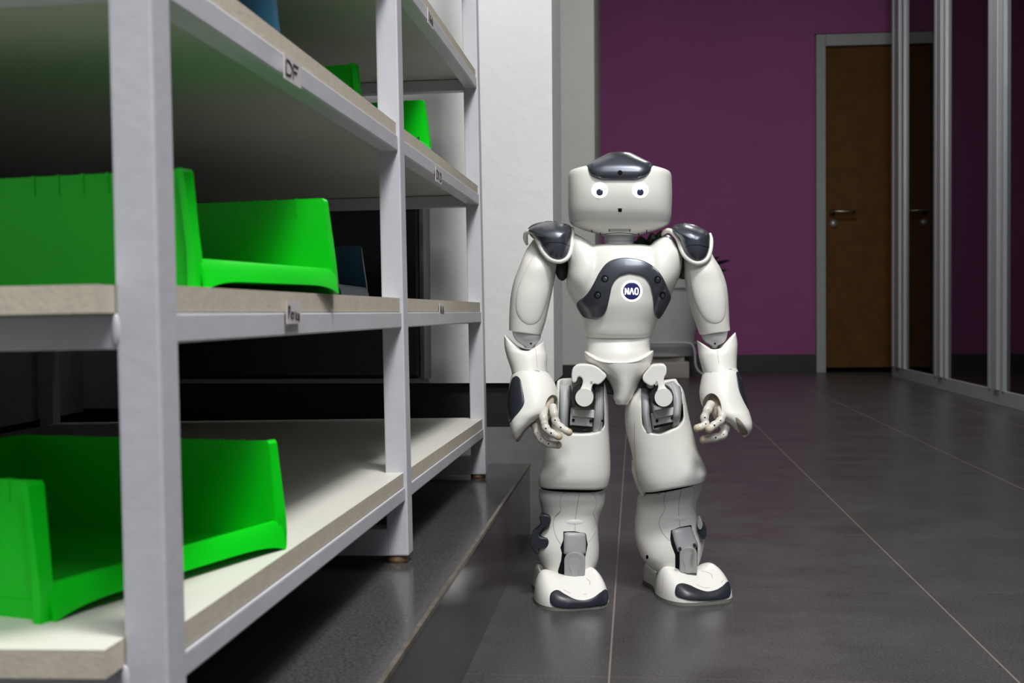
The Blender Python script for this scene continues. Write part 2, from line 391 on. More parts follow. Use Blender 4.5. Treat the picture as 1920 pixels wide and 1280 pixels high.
# ================================================================ SHELVING
SX0, SY1, SY2, SY3 = -.2278, .5979, 1.2389, 1.8711
AX = Vector((-.0028, -.0126, -.0039)); SREF = Vector((SX0, SY2, HC))
def S(p): q = Vector(p)-SREF; return SREF + q + AX.cross(q)
WX, WY = .0218, .0254
LEV = [(.2064, .192, .1788), (.3793, .3652, .3499), (.5518, .5389, .5237), (.7224, .7102, .6954), (.895, .882, .867)]
SD = .69
rack = thing('shelving_unit', (SX0-SD/2, SY2, HP), 'white painted steel shelving unit with raw edged boards standing on the raised tiled step', 'shelf')
ZB = .1235
for Y in (SY1, SY2, SY3):
    for X in (SX0, SX0-SD+WX):
        bm = bmesh.new(); box(bm, (X-WX, Y, ZB), (X, Y+WY, 1.25), S, bev=.0016); link('post', bm, STEEL, rack, smooth=False)
        bm = bmesh.new(); c = S((X-.013, Y+WY/2, ZB)); tube_pts(bm, [Vector((c.x, c.y, HP)), Vector((c.x, c.y, HP+.006)), Vector((c.x, c.y, ZB+.002))], [.011, .011, .007], 16)
        link('foot_glide', bm, mat('glide_plastic', (.30, .19, .09) if Y < 1.5 else (.02, .02, .02), .5), rack)
    bm = bmesh.new(); box(bm, (SX0-SD+WX, Y, ZB), (SX0-WX+.001, Y+WY, ZB+.027), S, bev=.0014); link('base_bar', bm, STEEL, rack, smooth=False)
rails = {}
for k, (bt, rt, rb) in enumerate(LEV):
    for i, (ya, yb) in enumerate(((SY1+WY, SY2), (SY2+WY, SY3))):
        for X in (SX0-.002, SX0-SD+.019):
            bm = bmesh.new(); box(bm, (X-.017, ya, rb), (X, yb, rt), S, bev=.0012); r = link('rail', bm, STEEL, rack, smooth=False)
            if X > SX0-.1: rails[(k, i)] = r
    for Y in (SY1, SY3):
        bm = bmesh.new(); box(bm, (SX0-SD+WX, Y+.003, rb-.002), (SX0-WX, Y+WY-.003, rt), S, bev=.0012); link('cross_bar', bm, STEEL, rack, smooth=False)
    ym = SY2+WY/2
    for fa_, fb_, ia, ib in ((SY1+WY-.0005, SY2+.0005, SY1-.022, ym), (SY2+WY-.0005, SY3+.0005, ym, SY3+WY-.002)):
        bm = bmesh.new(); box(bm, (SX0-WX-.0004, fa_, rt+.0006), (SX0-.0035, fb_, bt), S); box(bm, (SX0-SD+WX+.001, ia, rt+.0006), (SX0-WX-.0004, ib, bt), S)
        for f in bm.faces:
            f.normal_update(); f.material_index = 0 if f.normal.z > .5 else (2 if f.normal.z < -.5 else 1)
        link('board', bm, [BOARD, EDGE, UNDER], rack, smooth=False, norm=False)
# weld beads where post and rails meet
for k in (0, 1, 2, 3):
    for Y in (SY1, SY2, SY3):
        bm = bmesh.new(); q = S((SX0-WX*.6, Y-.0005, (LEV[k][1]+LEV[k][2])/2-.004)); q = S((SX0-WX, Y-.0001, (LEV[k][1]+LEV[k][2])/2)); ball(bm, q, .0022, .0012, .008, 10); link('weld_bead', bm, STEEL, rack)

# hand-written paper labels on the rails
GLY = {'D': [[(0, 0), (0, 1), (.5, .95), (.7, .6), (.6, .1), (0, 0)]], 'F': [[(0, 0), (0, 1), (.6, 1)], [(0, .55), (.45, .55)]], 'P': [[(0, 0), (0, 1), (.55, .95), (.6, .6), (0, .5)]],
       'e': [[(.05, .3), (.5, .38), (.4, .62), (.1, .5), (.05, .15), (.5, .05)]], 't': [[(.25, .95), (.25, .05), (.5, .05)], [(0, .65), (.5, .68)]], 'r': [[(.05, .6), (.1, 0)], [(.1, .45), (.5, .6)]], 'a': [[(.5, .55), (.1, .5), (.1, .1), (.45, .1), (.5, .55), (.55, 0)]],
       'A': [[(0, 0), (.3, 1), (.6, 0)], [(.12, .4), (.5, .4)]], 'I': [[(.2, 0), (.2, 1)]], 'M': [[(0, 0), (.05, 1), (.3, .4), (.55, 1), (.6, 0)]], 'J': [[(.4, 1), (.4, .15), (.1, 0)]], 'G': [[(.55, .9), (.1, .8), (.05, .2), (.5, .05), (.55, .45), (.3, .45)]]}
def tape(k, i, u0, u1, vmid, hgt, text, ztxt, lh, drop=0):
    X = SX0-.0018
    y0 = PX(u0, vmid, X).y; y1 = PX(u1, vmid, X).y; zc = PX((u0+u1)/2, vmid, X).z
    bm = bmesh.new(); box(bm, (X+.0002, y0, zc-hgt/2), (X+.0009, y1, zc+hgt/2)); t = link('paper_label', bm, TAPE, rack, smooth=False)
    bm = bmesh.new(); n = len(text); wd = (y1-y0)*.86/n
    for q, ch in enumerate(text):
        for st in GLY[ch]:
            tube_pts(bm, [Vector((X+.001, y0+(y1-y0)*.07+q*wd+a*wd*1.2, zc+drop-lh/2+b*lh-q*.0004)) for a, b in resample([list(c) for c in st], 12)], .0006, 6)
    link('handwriting', bm, INK, t)
tape(2, 0, 531, 562, 133, .017, 'DF', 0, .010)
tape(1, 0, 536, 561, 585, .0155, 'Perea', 0, .0085)
tape(2, 1, 816, 827, 329, .0175, 'DID', 0, .010)
tape(1, 1, 823, 832, 580, .0150, 'AA', 0, .010)
tape(3, 1, 801, 811, 35, .0175, 'JGA', 0, .010)

# ---------------------------------------------------------------- storage bins
def bin_(near, far, zb, m, label, L=.30, H=.073, grp='open fronted plastic storage bins on the shelves', name='storage_bin', cat='storage bin', script=None):
    a = Vector((*near, zb)); b = Vector((*far, zb)); W = (b-a).length; ey = (b-a).normalized(); ex = Vector((ey.y, -ey.x, 0))
    org = S((a+b)/2)
    t = thing(name, org, label, cat, grp)
    def T(p): return S(a + ex*p[0] + ey*p[1] + Vector((0, 0, p[2])))
    def prism(bm, prof, y0, y1, ax='y'):
        if ax == 'y': A = [bm.verts.new(T((x, y0, z))) for x, z in prof]; B = [bm.verts.new(T((x, y1, z))) for x, z in prof]
        else: A = [bm.verts.new(T((y0, x, z))) for x, z in prof]; B = [bm.verts.new(T((y1, x, z))) for x, z in prof]
        n = len(A); fa = [bm.faces.new(A), bm.faces.new(list(reversed(B)))]
        for i in range(n): bm.faces.new((A[i], B[i], B[(i+1) % n], A[(i+1) % n]))
    th = .0022; fl = .0095
    bm = bmesh.new()
    prof = [(-L, .006), (-L, H), (-.006, H), (-.0045, H-.002), (-.0005, .020), (-.0005, .006)]
    prism(bm, prof, .003, .003+th); prism(bm, prof, W-.003-th, W-.003)
    prism(bm, [(.003, .006), (.003, H), (W-.003, H), (W-.003, .006)], -L-th, -L, 'x')
    prism(bm, [(.003, .006), (.003, .009), (W-.003, .009), (W-.003, .006)], -L, -.001, 'x')
    # rim ribs
    for yy in (.003, W-.003-th):
        for q in range(6): prism(bm, [(-.028-q*.017, H-.012), (-.028-q*.017, H+.0005), (-.0262-q*.017, H+.0005), (-.0262-q*.017, H-.012)], yy-.0006, yy+th+.0006)
    link('bin_body', bm, m, t, smooth=False)
    for sg, y0 in ((-1, .004), (1, W-.004)):
        bm = bmesh.new(); yo, yi = y0+sg*fl, y0
        prism(bm, [(-.0095, H), (-.0115, H-.001), (-.009, H-.006), (-.0045, .022), (-.0045, 0), (.0005, 0), (.0010, .012), (.0005, .022), (-.0055, H-.002), (-.007, H)], yo, yi)
        link('corner_flange', bm, m, t, smooth=False)
    for ya in (.002, W-.006):
        bm = bmesh.new(); prism(bm, [(-L+.02, 0), (-L+.02, .010), (-.005, .010), (-.005, 0)], ya, ya+.004); link('bottom_runner', bm, m, t, smooth=False)
    # front lip: low wall leaning outward with a raised arch below
    bm = bmesh.new(); n = 28; rows = []
    for i in range(n+1):
        y = .001+(W-.002)*i/n; q = abs(2*i/n-1); arch = .006*(1-q**6); top = .0195
        rows.append([bm.verts.new(T(c)) for c in ((-.0030, y, top), (-.0005, y, top-.0005), (.0030, y, .011+arch*.5), (.0045, y, arch), (.0025, y, arch), (.001, y, .010+arch*.4), (-.0025, y, top-.004), (-.006, y, .008))])
    for r, s_ in zip(rows, rows[1:]):
        for j in range(8): bm.faces.new((r[j], r[(j+1) % 8], s_[(j+1) % 8], s_[j]))
    bm.faces.new(rows[0]); bm.faces.new(list(reversed(rows[-1])))
    lip = link('front_lip', bm, m, t, auto=35)
    if script:
        bm = bmesh.new()
        for st in GLY['a']: tube_pts(bm, [T((.0052, W*.72+x*.014, .012+z*.014)) for x, z in st], .0006, 6)
        link('marker_scribble', bm, INK, lip)
    return t
bin_((-.304, .629), (-.2385, .834), .2064, GREEN, 'green open fronted bin turned at an angle on the lowest shelf board', L=.22)
bin_((-.258, .740), (-.228, .955), .3793, GREEN, 'large looking green open fronted bin on the middle shelf behind the front post')
bin_((-.326, 1.375), (-.342, 1.595), .3793, BLUE, 'dark blue bin on the middle shelf, beyond the green bin', H=.072)
bin_((-.279, 1.305), (-.2485, 1.545), .5518, GREEN, 'green bin on the upper shelf with marker writing on its lip', script=1)
bin_((-.285, .72), (-.262, .935), .5518, BLUE, 'blue bin at the top edge of the picture above the handwritten DF label', H=.085)
bin_((-.36, .98), (-.34, 1.19), .5518, GREEN, 'green bin on the upper shelf mostly hidden behind the board edge', H=.055)

# dark panel behind the shelves
scr = thing('black_panel', (-.54, 2.0, .255), 'large black panel with thin grey edging standing behind the shelving', 'panel')
bm = bmesh.new(); box(bm, (-.805, 1.985, .258), (-.339, 2.04, .566), bev=.006); link('panel_face', bm, mat('gloss_black', (.006, .007, .008), .3), scr, smooth=False)
bm = bmesh.new(); box(bm, (-.3385, 1.98, .256), (-.331, 2.045, .57), bev=.002); link('edge_strip', bm, mat('grey_strip', (.16, .15, .155), .5), scr, smooth=False)
bm = bmesh.new(); box(bm, (-.8195, 1.98, HP), (-.8055, 2.045, .57), bev=.002); link('edge_strip', bm, MATS['grey_strip'], scr, smooth=False)

# ================================================================ ROBOT
D = 1.625
rob = thing('humanoid_robot', (.0, D, 0), 'small white humanoid robot with slate shoulders and glowing eyes standing on the tiled floor', 'robot')
def sc(v, l, r, f, b, e=2.3, Y=D, vr=None): return (l, v, r, v if vr is None else vr, Y, f, b, e)

# ---- head
hs = [sc(302, 1128, 1197, .042, .042, 2.2), sc(313, 1100, 1225, .050, .050, 2.5), sc(321, 1074, 1250, .056, .055, 2.9), sc(328, 1067, 1258, .059, .057, 3.1), sc(345, 1065.5, 1259.5, .0615, .058, 3.1),
      sc(370, 1065.5, 1260, .063, .058, 3.0), sc(395, 1065.5, 1259, .060, .056, 3.0), sc(411, 1067, 1257.5, .055, .053, 2.9), sc(421, 1072, 1253, .050, .048, 2.8), sc(430, 1092, 1234, .043, .040, 2.6), sc(436, 1112, 1213, .036, .033, 2.4), sc(440.5, 1130, 1197, .029, .027, 2.3)]
head = loft('head', hs, WHITE, rob, rc=.001, n=72, k=7)
ht = bvh_of(head)
ps = [sc(288.8, 1143, 1183, .016, .035, 2.4), sc(290.6, 1137.5, 1188, .034, .044, 2.4), sc(296, 1128, 1198, .045, .05, 2.4), sc(304, 1112, 1213, .0535, .053, 2.6), sc(312, 1099, 1226, .0590, .056, 3.2), sc(321, 1099, 1226, .0640, .056, 4.5), sc(330, 1102, 1223, .0665, .055, 6), sc(338, 1109, 1216, .0668, .054, 7), sc(343, 1121, 1204, .0655, .053, 8)]
loft('head_panel', ps, DARK, head, rc=.0012, n=64, k=6)
loft('touch_sensor', [sc(287.4, 1146, 1180, .010, .03, 2.6), sc(289, 1140, 1185, .020, .04, 2.8)], mat('sensor_grey', (.12, .13, .15), .25, coat=.6), head, rc=.0005, n=32)
hp_ = bvh_of([o for o in rob.children_recursive if o.name == 'head_panel'][0])
dot('camera_hole', 1162.6, 323.5, 4.6, hp_, BLACK, head, t=.0003)
for s, cu in ((-1, 1124.4), (1, 1200.6)):
    ring = [(cu+dx*s, 356.2+dy) for dx, dy in [(-14.5, -2), (-14, -9), (-7, -14), (1, -15), (9, -12), (14.5, -4), (15, 3), (11, 10), (3, 14.3), (-5, 13.5), (-12, 7)]]
    e_ = patch('eye', circ(cu, 356.5, 15.2, 14.6), ht, EYE, head, t=.0010, N=48)
    et = bvh_of(e_); dot('pupil', cu, 360.3, 6.6, et, PUPIL, head, t=.0016)
patch('mouth_camera', [(1158.6, 390.5), (1166.2, 390.5), (1165.6, 397.2), (1159.4, 397.2)], ht, BLACK, head, t=.0005, N=32, sm=False)
patch('chin_slot', [(1142, 429), (1181.5, 429), (1181, 434), (1142.5, 434)], ht, GREY, head, t=.0006, N=40, sm=False)
for a, b in (((1142, 429.5), (1142.3, 434)), ((1181.2, 429.5), (1181, 434)), ((1109.5, 430.5), (1109.8, 435.5)), ((1212.5, 430.5), (1212.4, 436)), ((1125, 436), (1125.5, 442)), ((1197.5, 436.5), (1197, 442))):
    seam('chin_seam', [a, ((a[0]+b[0])/2, (a[1]+b[1])/2), b], ht, head, r=.0006, m=BLACK, N=6)
seam('chin_seam', [(1125, 437.5), (1133, 440), (1140, 437.5), (1160, 436), (1183, 437.5), (1190, 440), (1197.5, 438)], ht, head, r=.0006, m=mat('chin_dark', (.06, .07, .08), .5), N=30)
neck = loft('neck', [sc(430, 1140, 1183, .022, .022, 2.4), sc(437, 1134, 1188, .027, .027, 2.6), sc(445, 1133.5, 1188.5, .027, .027, 2.6), sc(457, 1133.5, 1188.5, .027, .027, 2.6), sc(462, 1132, 1190, .03, .03, 2.6)], GREY, rob)
nt_ = bvh_of(neck)
seam('neck_seam', [(1134, 451.5), (1160, 452), (1188, 451.5)], nt_, neck, r=.0004)

# ---- torso
Ta = [sc(461, 1112, 1216, .028, .030, 2.6), sc(463.5, 1103, 1226, .039, .037, 2.6), sc(470, 1090, 1240, .046, .044, 2.5), sc(485, 1076, 1266, .052, .050, 2.4), sc(500, 1069, 1277, .056, .053, 2.4), sc(520, 1063, 1272, .058, .055, 2.4), sc(538, 1061.5, 1265, .0585, .055, 2.4), sc(552, 1066.5, 1259, .0580, .054, 2.3), sc(570, 1075.5, 1250.5, .0570, .052, 2.3),
      sc(587, 1086, 1241, .0540, .049, 2.3), sc(604, 1093.5, 1231, .0505, .045, 2.3), sc(620, 1095.5, 1224.5, .0475, .042, 2.3), sc(630, 1099, 1220, .0440, .038, 2.3), sc(634, 1106, 1213, .036, .032, 2.3)]
Tb = [sc(439, 1073, 1080, .008, .010, 2.1), sc(443, 1070, 1088, .018, .02, 2.1), sc(450, 1068.5, 1099, .028, .028, 2.2), sc(460, 1068, 1113, .037, .035, 2.2), sc(475, 1066.5, 1130, .047, .043, 2.3), sc(500, 1065.5, 1140, .053, .048, 2.3), sc(525, 1065, 1140, .054, .045, 2.3), sc(550, 1075, 1135, .048, .04, 2.3), sc(575, 1095, 1125, .038, .03, 2.3)]
Tc = [sc(442.5, 1247, 1255, .008, .010, 2.1), sc(446, 1238, 1261, .018, .02, 2.1), sc(452, 1228, 1266, .028, .028, 2.2), sc(461, 1218, 1271, .037, .035, 2.2), sc(475, 1204, 1279, .047, .043, 2.3), sc(500, 1195, 1279, .053, .048, 2.3), sc(525, 1195, 1271, .054, .045, 2.3), sc(550, 1197, 1257, .048, .04, 2.3), sc(575, 1205, 1235, .038, .03, 2.3)]
torso = link('torso', merge([loft('', s, None, None, bm_only=True, n=64, rc=.002) for s in (Ta, Tb, Tc)]), WHITE, rob)
fuse(torso, .0015, 14)
tt = bvh_of(torso)
loft('abdomen', [sc(622, 1100, 1219, .036, .035, 2.3), sc(634, 1098.5, 1220, .0385, .038, 2.3), sc(648, 1098, 1219, .0425, .040, 2.3), sc(664, 1099, 1219, .0465, .040, 2.4), sc(686, 1103, 1214, .0480, .038, 2.4)], WHITE, torso, n=64)
outer = [(1119, 599), (1096, 594), (1084.5, 580), (1081.5, 571), (1086, 563), (1096.4, 555), (1106, 543.5), (1115, 528), (1123.4, 511.5), (1136, 495), (1150, 487), (1170, 483.7), (1194.5, 486), (1215.6, 493.5), (1232, 505.4), (1242.6, 519.5), (1250.7, 538), (1257.3, 557), (1257, 568), (1247, 582.8), (1240.5, 594.5), (1236.5, 598.5)]
inner = [(1123, 596.5), (1134, 587.5), (1139.7, 573.4), (1144.4, 552.3), (1149, 533.6), (1159.7, 519.5), (1176, 513.7), (1185, 513.4), (1205, 518.3), (1215.6, 529), (1221.5, 545), (1224.5, 564), (1226, 585), (1230, 595), (1235, 598.5)]
cp = ribbon('chest_pad', outer, inner, tt, DARK, torso, t=.0022, N=90, K=15)
ct = bvh_of(cp)
for u, v, r in ((1134, 522.3, 7.2), (1120.3, 552.8, 7), (1233, 523.7, 6.2), (1242.3, 553.5, 5.6)):
    dot('screw_hole', u, v, r, ct, BLACK, torso, t=.0003, ry=7.2); dot('screw', u+.5, v+1, r*.62, ct, mat('screw_metal', (.10, .10, .11), .35, metal=.7), torso, t=.0009, ry=4.6)
dot('badge_ring', 1184.4, 545.5, 20, tt, EYE, torso, t=.0014)
bt_ = bvh_of(rob.children_recursive[-1] if False else [o for o in rob.children_recursive if o.name == 'badge_ring'][0])
bd = dot('badge', 1184.4, 545.5, 16.4, bt_, NAVY, torso, t=.0005)
bt_ = bvh_of(bd)
bm = bmesh.new()
for st in ([(1172.4, 552), (1172.4, 539.8), (1178.2, 552), (1178.2, 539.8)], [(1180.8, 552), (1184.4, 539.8), (1188, 552)], [(1190.8, 542.2), (1192.4, 540), (1194.6, 540), (1196.2, 542.2), (1196.2, 549.6), (1194.6, 551.8), (1192.4, 551.8), (1190.8, 549.6), (1190.8, 542.2)]):
    tube_pts(bm, [conf(p[0], p[1], bt_, .0004) for p in resample([list(q) for q in st], 30)], .00075, 6)
link('badge_lettering', bm, LETTER, torso)

# pelvis shell
pel = loft('pelvis', [sc(659, 1095.5, 1225.5, .055, .042, 2.5), sc(666, 1096, 1225, .0555, .042, 2.4), sc(675, 1099, 1223, .0555, .042, 2.3), sc(686, 1110, 1219.5, .0550, .040, 2.2), sc(700, 1128, 1210, .0535, .034, 2.1), sc(716, 1142, 1200, .0520, .028, 2.0), sc(732, 1149.5, 1191, .050, .022, 2.3), sc(744, 1150, 1186, .048, .02, 2.5), sc(751, 1153.5, 1181, .046, .018, 2.5)], WHITE, rob, rc=.0022, dip0=.0135, dips=2.2, n=64)

# ---- hips, thighs, shanks
def gear(u, v, Y, r, m, parent, n=40):
    bm = bmesh.new(); c = P(u, v, Y); R = r*D/FPX; k = n*4
    ra = [R*(1 if (i//2) % 2 else .90) for i in range(k)]
    A = [bm.verts.new(c+Vector((math.cos(2*PI*i/k)*ra[i], 0, math.sin(2*PI*i/k)*ra[i]))) for i in range(k)]
    B = [bm.verts.new(v_.co+Vector((0, .008, 0))) for v_ in A]
    bm.faces.new(A); bm.faces.new(list(reversed(B)))
    for i in range(k): bm.faces.new((A[i], B[i], B[(i+1) % k], A[(i+1) % k]))
    return link('gear_ring', bm, m, parent, smooth=False)
def disc(name, u, v, Y, r, dep, m, parent, bev=.003):
    return slab(name, circ(u, v, r, n=40), Y, dep, m, parent, bev=bev)
HIPM = mat('gear_black', (.03, .03, .032), .4, metal=.3)
thigh_l = loft('thigh', [sc(717, 1045, 1136, .048, .045, 3.2), sc(726, 1043, 1138.5, .049, .046, 3), sc(745, 1041, 1140, .050, .047, 3), sc(770, 1038.5, 1141, .050, .048, 2.9), sc(800, 1034, 1141.5, .049, .048, 2.7), sc(835, 1025, 1143.5, .050, .048, 2.6), sc(866, 1017.5, 1144.5, .052, .048, 2.5), sc(890, 1011, 1144, .052, .047, 2.5), sc(904, 1010, 1141, .049, .045, 2.5, vr=907)], WHITE, rob, n=64, rc=.004, dip1=-.0022)
cut(thigh_l, loft('', [sc(680, 1052, 1133, .09, .022, 9), sc(720, 1052, 1133, .09, .022, 9), sc(760, 1051, 1134, .09, .022, 9), sc(788, 1051, 1134, .09, .022, 9), sc(795, 1053, 1133, .09, .022, 9), sc(800, 1057, 1130, .09, .022, 9), sc(803.5, 1064, 1125, .09, .022, 9), sc(805.5, 1074, 1115, .09, .022, 9), sc(806.5, 1086, 1102, .09, .022, 9)], None, None, bm_only=True, rc=0, n=48))
def st_(*a, **k): return sc(*a, Y=D+.008, **k)
thigh_r = loft('thigh', [st_(732, 1192, 1271, .046, .045, 3.0, vr=716), st_(744, 1180, 1281, .048, .046, 2.9, vr=731), st_(760, 1173, 1286, .050, .047, 2.8, vr=752), st_(785, 1171.5, 1292, .050, .048, 2.7, vr=782), st_(812, 1175, 1300, .050, .048, 2.6), st_(842, 1183, 1308, .051, .048, 2.6), st_(875, 1188.5, 1320.5, .052, .047, 2.6, vr=870), st_(900, 1195, 1325, .052, .046, 2.6, vr=883), st_(914, 1201, 1322.5, .0505, .044, 2.6, vr=893)], WHITE, rob, n=64, rc=.004, dip1=-.0022)
cut(thigh_r, loft('', [sc(690, 1202, 1268, .09, .022, 9, vr=672), sc(735, 1202, 1275, .09, .022, 9, vr=722), sc(770, 1203, 1279, .09, .022, 9, vr=760), sc(788, 1204, 1280, .09, .022, 9, vr=776), sc(796, 1207, 1278.5, .09, .022, 9, vr=784), sc(801.5, 1211, 1275, .09, .022, 9, vr=790), sc(805, 1218, 1268, .09, .022, 9, vr=795.5), sc(807, 1227, 1259, .09, .022, 9, vr=799), sc(808, 1236, 1250, .09, .022, 9, vr=803)], None, None, bm_only=True, rc=0, n=48))
fuse(thigh_l, .0013, 6); fuse(thigh_r, .0013, 8)
mt = [loft('motor_plate', [sc(722, 1050.5, 1070, .024, .02, 4), sc(730, 1049.5, 1071.5, .033, .02, 3.2), sc(750, 1049.5, 1072, .040, .02, 3), sc(775, 1050, 1069, .044, .02, 3), sc(806, 1050, 1067, .041, .02, 3)], GREY, thigh_l, rc=.001, n=32),
      loft('motor_plate', [sc(724, 1114.5, 1134, .024, .02, 4), sc(734, 1113.5, 1135, .033, .02, 3.2), sc(752, 1113.5, 1135, .038, .02, 3), sc(775, 1112, 1134, .041, .02, 3), sc(806, 1110, 1131, .036, .02, 3)], GREY, thigh_l, rc=.001, n=32)]
t1 = bvh_of(mt[0]); t2 = bvh_of(mt[1])
seam('motor_seam', [(1063, 724), (1063.5, 745), (1064, 765), (1060, 785), (1060, 803)], t1, thigh_l, r=.0003, N=24); seam('motor_seam', [(1124, 726), (1124, 750), (1123, 775), (1119, 803)], t2, thigh_l, r=.0003, N=24)
seam('motor_seam', [(1121, 726), (1121, 750), (1120, 775), (1116, 803)], t2, thigh_l, r=.0003, N=24)
slab('motor_block', [(1070, 766), (1112, 768), (1110, 800), (1068.5, 797.5)], D-.036, .03, GREY, thigh_l, bev=.001)
slab('motor_black_base', [(1068, 797), (1109.5, 800), (1109, 803.5), (1068, 801)], D-.0355, .03, BLACK, thigh_l, bev=0)  # black bottom strip of the motor block
slab('motor_label_plate', [(1073.5, 767.5), (1114, 769), (1113.5, 783.5), (1074, 779.5)], D-.039, .006, mat('pale_plate', (.62, .62, .60), .45), thigh_l, bev=.0005)
for u, v in ((1075, 787.5), (1108, 789)): disc('screw', u, v, D-.0375, 2.8, .003, BLACK, thigh_l, bev=.0004)
disc('screw', 1129.5, 789, D-.045, 2.4, .003, BLACK, thigh_l, bev=.0004)
hl = thing  # (hip brackets below are parts of the robot)
br = slab('hip_bracket', [(1073, 716), (1072.5, 700), (1076, 688), (1084, 683.2), (1102, 683), (1116, 686), (1130, 696), (1137, 704), (1132, 713), (1122, 721), (1113, 719), (1109.5, 727), (1109, 736), (1110, 752), (1096, 760), (1082, 750), (1084, 736), (1089, 727), (1092.5, 717), (1091, 709), (1084, 706), (1080, 716)], D-.050, .034, WHITE2, rob, bev=0, sm=90); fuse(br, .0009, 9)
gear(1092.5, 742, D-.044, 22.5, HIPM, br); disc('hip_hub', 1095.6, 745.2, D-.060, 16.8, .02, WHITE2, br, bev=.0035)
disc('screw', 1109, 716, D-.0508, 2.2, .002, GREY, br, bev=.0003)
slab('bracket_side', [(1072, 697), (1077, 687), (1086, 700), (1091, 712), (1086, 728), (1075, 729), (1072, 718)], D-.034, .03, GREY, br, bev=.002, sm=40)
slab('hip_axle', [(1110, 722), (1134, 706), (1150, 722), (1152, 740), (1113, 736)], D-.02, .03, mat('axle_dark', (.035, .04, .045), .45), br, bev=.002)
# right hip
mt = [loft('motor_plate', [sc(727, 1195, 1216, .024, .02, 4), sc(736, 1196, 1219, .033, .02, 3.2), sc(752, 1200, 1221, .040, .02, 3), sc(775, 1202.5, 1219, .044, .02, 3), sc(806, 1206, 1225, .041, .02, 3)], GREY, thigh_r, rc=.001, n=32),
      loft('motor_plate', [sc(721, 1247, 1264, .024, .02, 4, vr=716), sc(732, 1250, 1274, .033, .02, 3.2, vr=728), sc(750, 1256, 1278, .040, .02, 3, vr=746), sc(772, 1257, 1276, .044, .02, 3, vr=770), sc(788, 1256, 1275, .038, .02, 3, vr=782), sc(798, 1257, 1272, .030, .02, 3, vr=792)], GREY, thigh_r, rc=.001, n=32)]
t1 = bvh_of(mt[1]); seam('motor_seam', [(1259, 720), (1265, 735), (1268, 755), (1264, 778), (1270, 796)], t1, thigh_r, r=.0003, N=24)
t1 = bvh_of(mt[0]); seam('motor_seam', [(1212, 730), (1216, 750), (1214, 775), (1217, 800)], t1, thigh_r, r=.0003, N=24)
slab('motor_block', [(1220, 775), (1262, 766), (1263, 791), (1226, 799)], D-.036, .03, GREY, thigh_r, bev=.001)
slab('motor_black_base', [(1225.5, 798.5), (1262, 791), (1262, 794.5), (1226, 803)], D-.0355, .03, BLACK, thigh_r, bev=0)
slab('motor_label_plate', [(1225, 770), (1265, 763), (1266.5, 777), (1230, 784)], D-.039, .006, MATS['pale_plate'], thigh_r, bev=.0005)
for u, v in ((1232, 788.5), (1261, 783)): disc('screw', u, v, D-.0375, 2.8, .003, BLACK, thigh_r, bev=.0004)
br = slab('hip_bracket', [(1206, 704), (1214, 694), (1223, 684.5), (1233, 682.8), (1244, 683), (1249.5, 688), (1249.5, 700), (1245.5, 708), (1245, 716), (1247.5, 725), (1253, 731), (1257, 742), (1245, 758), (1232, 748), (1231.5, 735), (1234, 724), (1231, 719), (1221, 723.5), (1210, 718), (1205, 712)], D-.050, .034, WHITE2, rob, bev=0, sm=90); fuse(br, .0009, 9)
gear(1240.5, 742, D-.044, 22, HIPM, br); disc('hip_hub', 1244.3, 745.2, D-.060, 16.8, .02, WHITE2, br, bev=.0035)
disc('screw', 1231.4, 716.2, D-.0508, 2.2, .002, GREY, br, bev=.0003); disc('cable_eyelet', 1219.5, 721, D-.044, 7, .01, GREY, br, bev=.001)
slab('hip_axle', [(1196, 724), (1206, 708), (1228, 718), (1233, 738), (1198, 738)], D-.02, .03, MATS['axle_dark'], br, bev=.002)
tr = bvh_of(thigh_r); tl = bvh_of(thigh_l)
seam('side_seam', [(1190, 790), (1189.5, 820), (1190.5, 850), (1194, 885), (1200, 915)], tr, thigh_r, N=30, r=.00035)

# shanks
def sk(*a, **k): return sc(*a, Y=D+.010, **k)
def sk2(*a, **k): return sc(*a, Y=D+.034, **k)
sh_l = loft('shank', [sk(914, 1012, 1133, .046, .044, 2.6, vr=918), sk(928, 1010.5, 1135, .045, .045, 2.5), sk(945, 1014, 1132.5, .042, .046, 2.4), sk(962, 1016, 1126, .0395, .047, 2.3), sk(980, 1013, 1121.5, .0405, .048, 2.3), sk(1000, 1005, 1121.5, .043, .050, 2.3), sk(1018, 1001, 1122.5, .045, .050, 2.3), sk(1034, 1005, 1123, .045, .048, 2.3), sk(1050, 1013.5, 1121.5, .044, .044, 2.3), sk(1066, 1021, 1116, .041, .038, 2.4), sk(1080, 1030, 1107, .037, .033, 2.4)], WHITE, rob, n=64, rc=.002)
sh_r = loft('shank', [sk2(924, 1202, 1317.5, .046, .044, 2.6, vr=901), sk2(935, 1195.5, 1316, .045, .045, 2.5, vr=914), sk2(957, 1192, 1308, .042, .046, 2.4, vr=936), sk2(980, 1189.5, 1305.5, .0395, .047, 2.3, vr=956), sk2(998, 1189.5, 1308.5, .0405, .048, 2.3, vr=976), sk2(1014, 1192, 1316, .043, .050, 2.3, vr=994), sk2(1030, 1197, 1320.5, .045, .050, 2.3, vr=1012), sk2(1043, 1203, 1318.5, .045, .047, 2.3, vr=1028), sk2(1055, 1213, 1314, .043, .043, 2.3, vr=1044), sk2(1066, 1227, 1308.5, .040, .037, 2.4, vr=1058), sk2(1073, 1240, 1304, .036, .032, 2.4, vr=1068)], WHITE, rob, n=64, rc=.002)
sl, sr = bvh_of(sh_l), bvh_of(sh_r)
loft('knee_gap', [sk(900, 1015, 1138, .046, .042, 2.6), sk(920, 1014, 1130, .044, .042, 2.6)], BLACK, sh_l, rc=0, n=40)
